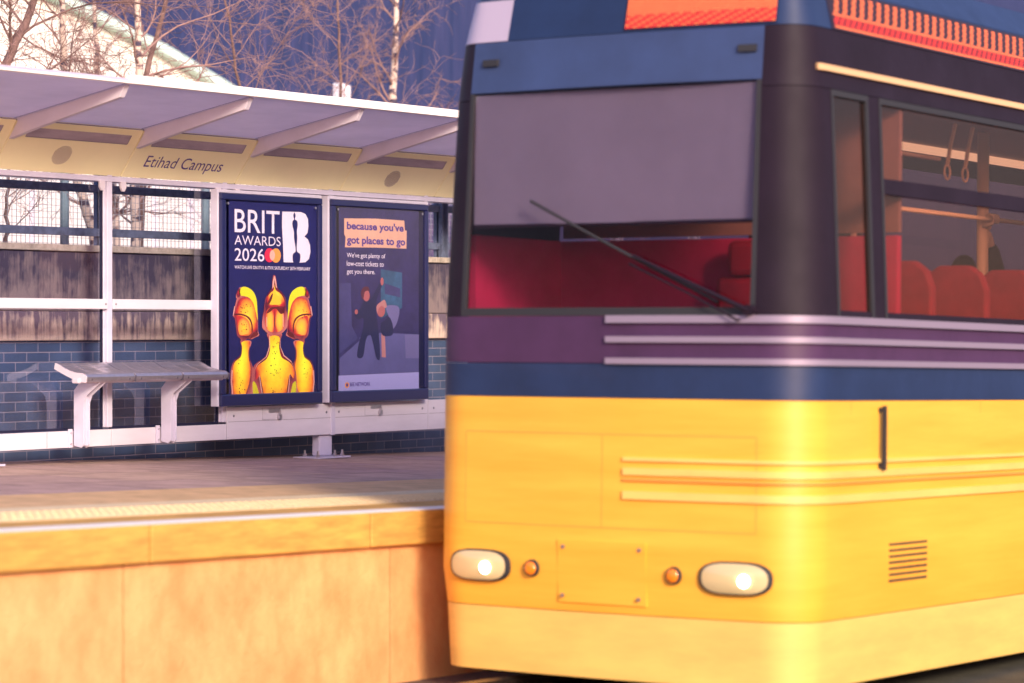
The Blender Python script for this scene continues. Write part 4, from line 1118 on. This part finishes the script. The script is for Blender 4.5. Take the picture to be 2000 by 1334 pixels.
# bogie and wheels
m = MB(); m.box((1.9, .35, .25), (4.0, WID-.35, .7)); m.build('bogie', 'tram_black', tram, bevel=.05)
for x_ in (2.2, 3.8, 9.2, 10.8):
    for y_ in (.50, 1.93):
        m = MB(); m.cyl((x_, y_, .33), (x_, y_+.13, .33), .32, 28); m.build('wheel', 'rail_steel', tram)
m = MB(); m.box((LEN-.05, .1, .5), (LEN, WID-.1, 3.9)); m.build('end_wall', 'tram_black', tram)

# ------------------------------------------------------------------ passenger holding the rail
TM = Matrix.Translation((OX, OY, OZ)) @ Matrix.Rotation(.019, 4, 'Y')
hx = ipx(1930, 1.05)
def W(x_, y_, z_): return TM @ Vector((x_, y_, z_))
feet = W(hx+.34, 1.42, .90)
pn = empty('person', feet, 'passenger in a dark coat inside the tram holding the overhead rail with a raised hand', 'person')
def skin(name, verts, edges, rad, m_, parent, sub=2, root=0):
    me = bpy.data.meshes.new(name); me.from_pydata([tuple(v) for v in verts], edges, []); me.materials.append(M[m_])
    o = bpy.data.objects.new(name, me); S.collection.objects.link(o); o.parent = parent
    o.modifiers.new('skin', 'SKIN'); sv = me.skin_vertices[0].data
    for i, r_ in enumerate(rad):
        sv[i].radius = (r_, r_) if not hasattr(r_, '__len__') else r_; sv[i].use_root = (i == root)
    if sub: s_ = o.modifiers.new('sub', 'SUBSURF'); s_.levels = sub; s_.render_levels = sub
    # bake, so that every part is one plain mesh
    dg = bpy.context.evaluated_depsgraph_get(); dg.update()
    nm = bpy.data.meshes.new_from_object(o.evaluated_get(dg)); o.modifiers.clear(); o.data = nm
    for f_ in nm.polygons: f_.use_smooth = True
    return o
bx, by2, bz0 = hx+.34, 1.42, .90
J = {'pel': (bx, by2, bz0+.92), 'wst': (bx, by2, bz0+1.08), 'chs': (bx, by2, bz0+1.28), 'nek': (bx, by2, bz0+1.44), 'hdb': (bx-.01, by2, bz0+1.52), 'hdm': (bx-.02, by2, bz0+1.62), 'hdt': (bx-.01, by2, bz0+1.70),
     'shl': (bx, by2-.19, bz0+1.42), 'ell': (bx-.14, by2-.33, bz0+1.60), 'wrl': (hx+.035, 1.10, hz-.075),
     'shr': (bx, by2+.19, bz0+1.38), 'elr': (bx+.03, by2+.24, bz0+1.10), 'wrr': (bx-.08, by2+.20, bz0+.86),
     'hpl': (bx, by2-.10, bz0+.88), 'knl': (bx-.03, by2-.11, bz0+.48), 'anl': (bx, by2-.11, bz0+.09), 'tol': (bx-.15, by2-.12, bz0+.04),
     'hpr': (bx, by2+.10, bz0+.88), 'knr': (bx-.02, by2+.11, bz0+.48), 'anr': (bx+.02, by2+.11, bz0+.09), 'tor': (bx-.13, by2+.12, bz0+.04)}
K = list(J); E_ = [('pel', 'wst'), ('wst', 'chs'), ('chs', 'nek'), ('nek', 'hdb'), ('hdb', 'hdm'), ('hdm', 'hdt'), ('chs', 'shl'), ('shl', 'ell'), ('ell', 'wrl'), ('chs', 'shr'), ('shr', 'elr'), ('elr', 'wrr'),
                     ('pel', 'hpl'), ('hpl', 'knl'), ('knl', 'anl'), ('anl', 'tol'), ('pel', 'hpr'), ('hpr', 'knr'), ('knr', 'anr'), ('anr', 'tor')]
rr = dict(pel=(.15, .11), wst=(.14, .10), chs=(.16, .11), nek=.055, hdb=.065, hdm=(.085, .095), hdt=.06, shl=.065, ell=.045, wrl=.03, shr=.065, elr=.045, wrr=.03, hpl=.09, knl=.06, anl=.045, tol=.035, hpr=.09, knr=.06, anr=.045, tor=.035)
bd = skin('body', [W(*J[k]) for k in K], [(K.index(a), K.index(c_)) for a, c_ in E_], [rr[k] for k in K], 'skin', pn)
# coat over torso and arms, trousers over the legs
ck = ['wst', 'pel', 'chs', 'shl', 'ell', 'cfl', 'shr', 'elr', 'cfr', 'col']
J['cfl'] = tuple(Vector(J['ell']).lerp(Vector(J['wrl']), .72)); J['cfr'] = tuple(Vector(J['elr']).lerp(Vector(J['wrr']), .8)); J['col'] = (bx, by2, bz0+1.42)
ce = [('wst', 'pel'), ('wst', 'chs'), ('chs', 'shl'), ('shl', 'ell'), ('ell', 'cfl'), ('chs', 'shr'), ('shr', 'elr'), ('elr', 'cfr'), ('chs', 'col')]
cr = dict(wst=(.17, .135), pel=(.185, .145), chs=(.19, .14), shl=.095, ell=.072, cfl=.055, shr=.095, elr=.072, cfr=.055, col=.085)
skin('coat', [W(*J[k]) for k in ck], [(ck.index(a), ck.index(c_)) for a, c_ in ce], [cr[k] for k in ck], 'coat_dark', pn)
tk = ['pel', 'hpl', 'knl', 'anl', 'hpr', 'knr', 'anr']; te = [('pel', 'hpl'), ('hpl', 'knl'), ('knl', 'anl'), ('pel', 'hpr'), ('hpr', 'knr'), ('knr', 'anr')]
skin('trousers', [W(*J[k]) for k in tk], [(tk.index(a), tk.index(c_)) for a, c_ in te], [.15, .115, .08, .065, .115, .08, .065], 'coat_dark', pn)
m = MB(); h = W(bx+.012, by2, bz0+1.665); m.ball(h, .10, (1.05, .9, 1.1), 16); m.ball(h+Vector((.03, 0, -.06)), .085, (1, 1, 1.2), 14); m.build('hair', 'hair', pn, smooth=True)
for e_ in (-.033, .033):
    m = MB(); m.ball(W(bx-.112, by2+e_, bz0+1.625), .011); m.build('eye', 'p_white', pn, smooth=True)
m = MB(); m.ball(W(bx-.122, by2, bz0+1.60), .016, (1, .7, 1.5)); m.build('nose', 'skin', pn, smooth=True)
# hand: palm and five fingers closed round the rail (rail runs along x at y 1.05, z hz)
m = MB()
pal = [(hx+.035, 1.10, hz-.075), (hx+.02, 1.098, hz-.035), (hx+.01, 1.090, hz-.005)]
hv = [W(*p) for p in pal]; he = [(0, 1), (1, 2)]; hr_ = [(.030, .022), (.040, .022), (.040, .018)]
for fi, (dx, ln) in enumerate(((-.033, .9), (-.011, 1.0), (.011, .96), (.033, .82))):
    ang = [20, 75, 130, 185, 235]; i0 = 2
    for a in ang[:5]:
        rr_ = .030*1.0
        hv.append(W(hx+.008+dx, 1.05+rr_*math.cos(R(a)), hz+rr_*math.sin(R(a)))); he.append((i0, len(hv)-1)); i0 = len(hv)-1
        hr_.append(.0098*(1-.04*(len(hv) % 3)))
ti = 1
for p in ((hx-.035, 1.075, hz-.038), (hx-.040, 1.045, hz-.032), (hx-.032, 1.020, hz-.022)):
    hv.append(W(*p)); he.append((ti, len(hv)-1)); ti = len(hv)-1; hr_.append(.0115)
hc = W(hx, 1.05, hz); hv = [hc+(v-hc)*1.22 for v in hv]; hr_ = [(r_*1.2, r_*1.2) if not hasattr(r_, '__len__') else (r_[0]*1.15, r_[1]*1.15) for r_ in hr_]
skin('hand', hv, he, hr_, 'skin', pn, 2)
J['elbow'] = 0

# every part built in world coordinates moves under its thing without shifting
for root in [o for o in S.objects if o.type == 'EMPTY' and o.name != 'tram']:
    if root.get('category') in ('tree', 'shrub'): continue
    reroot(root)
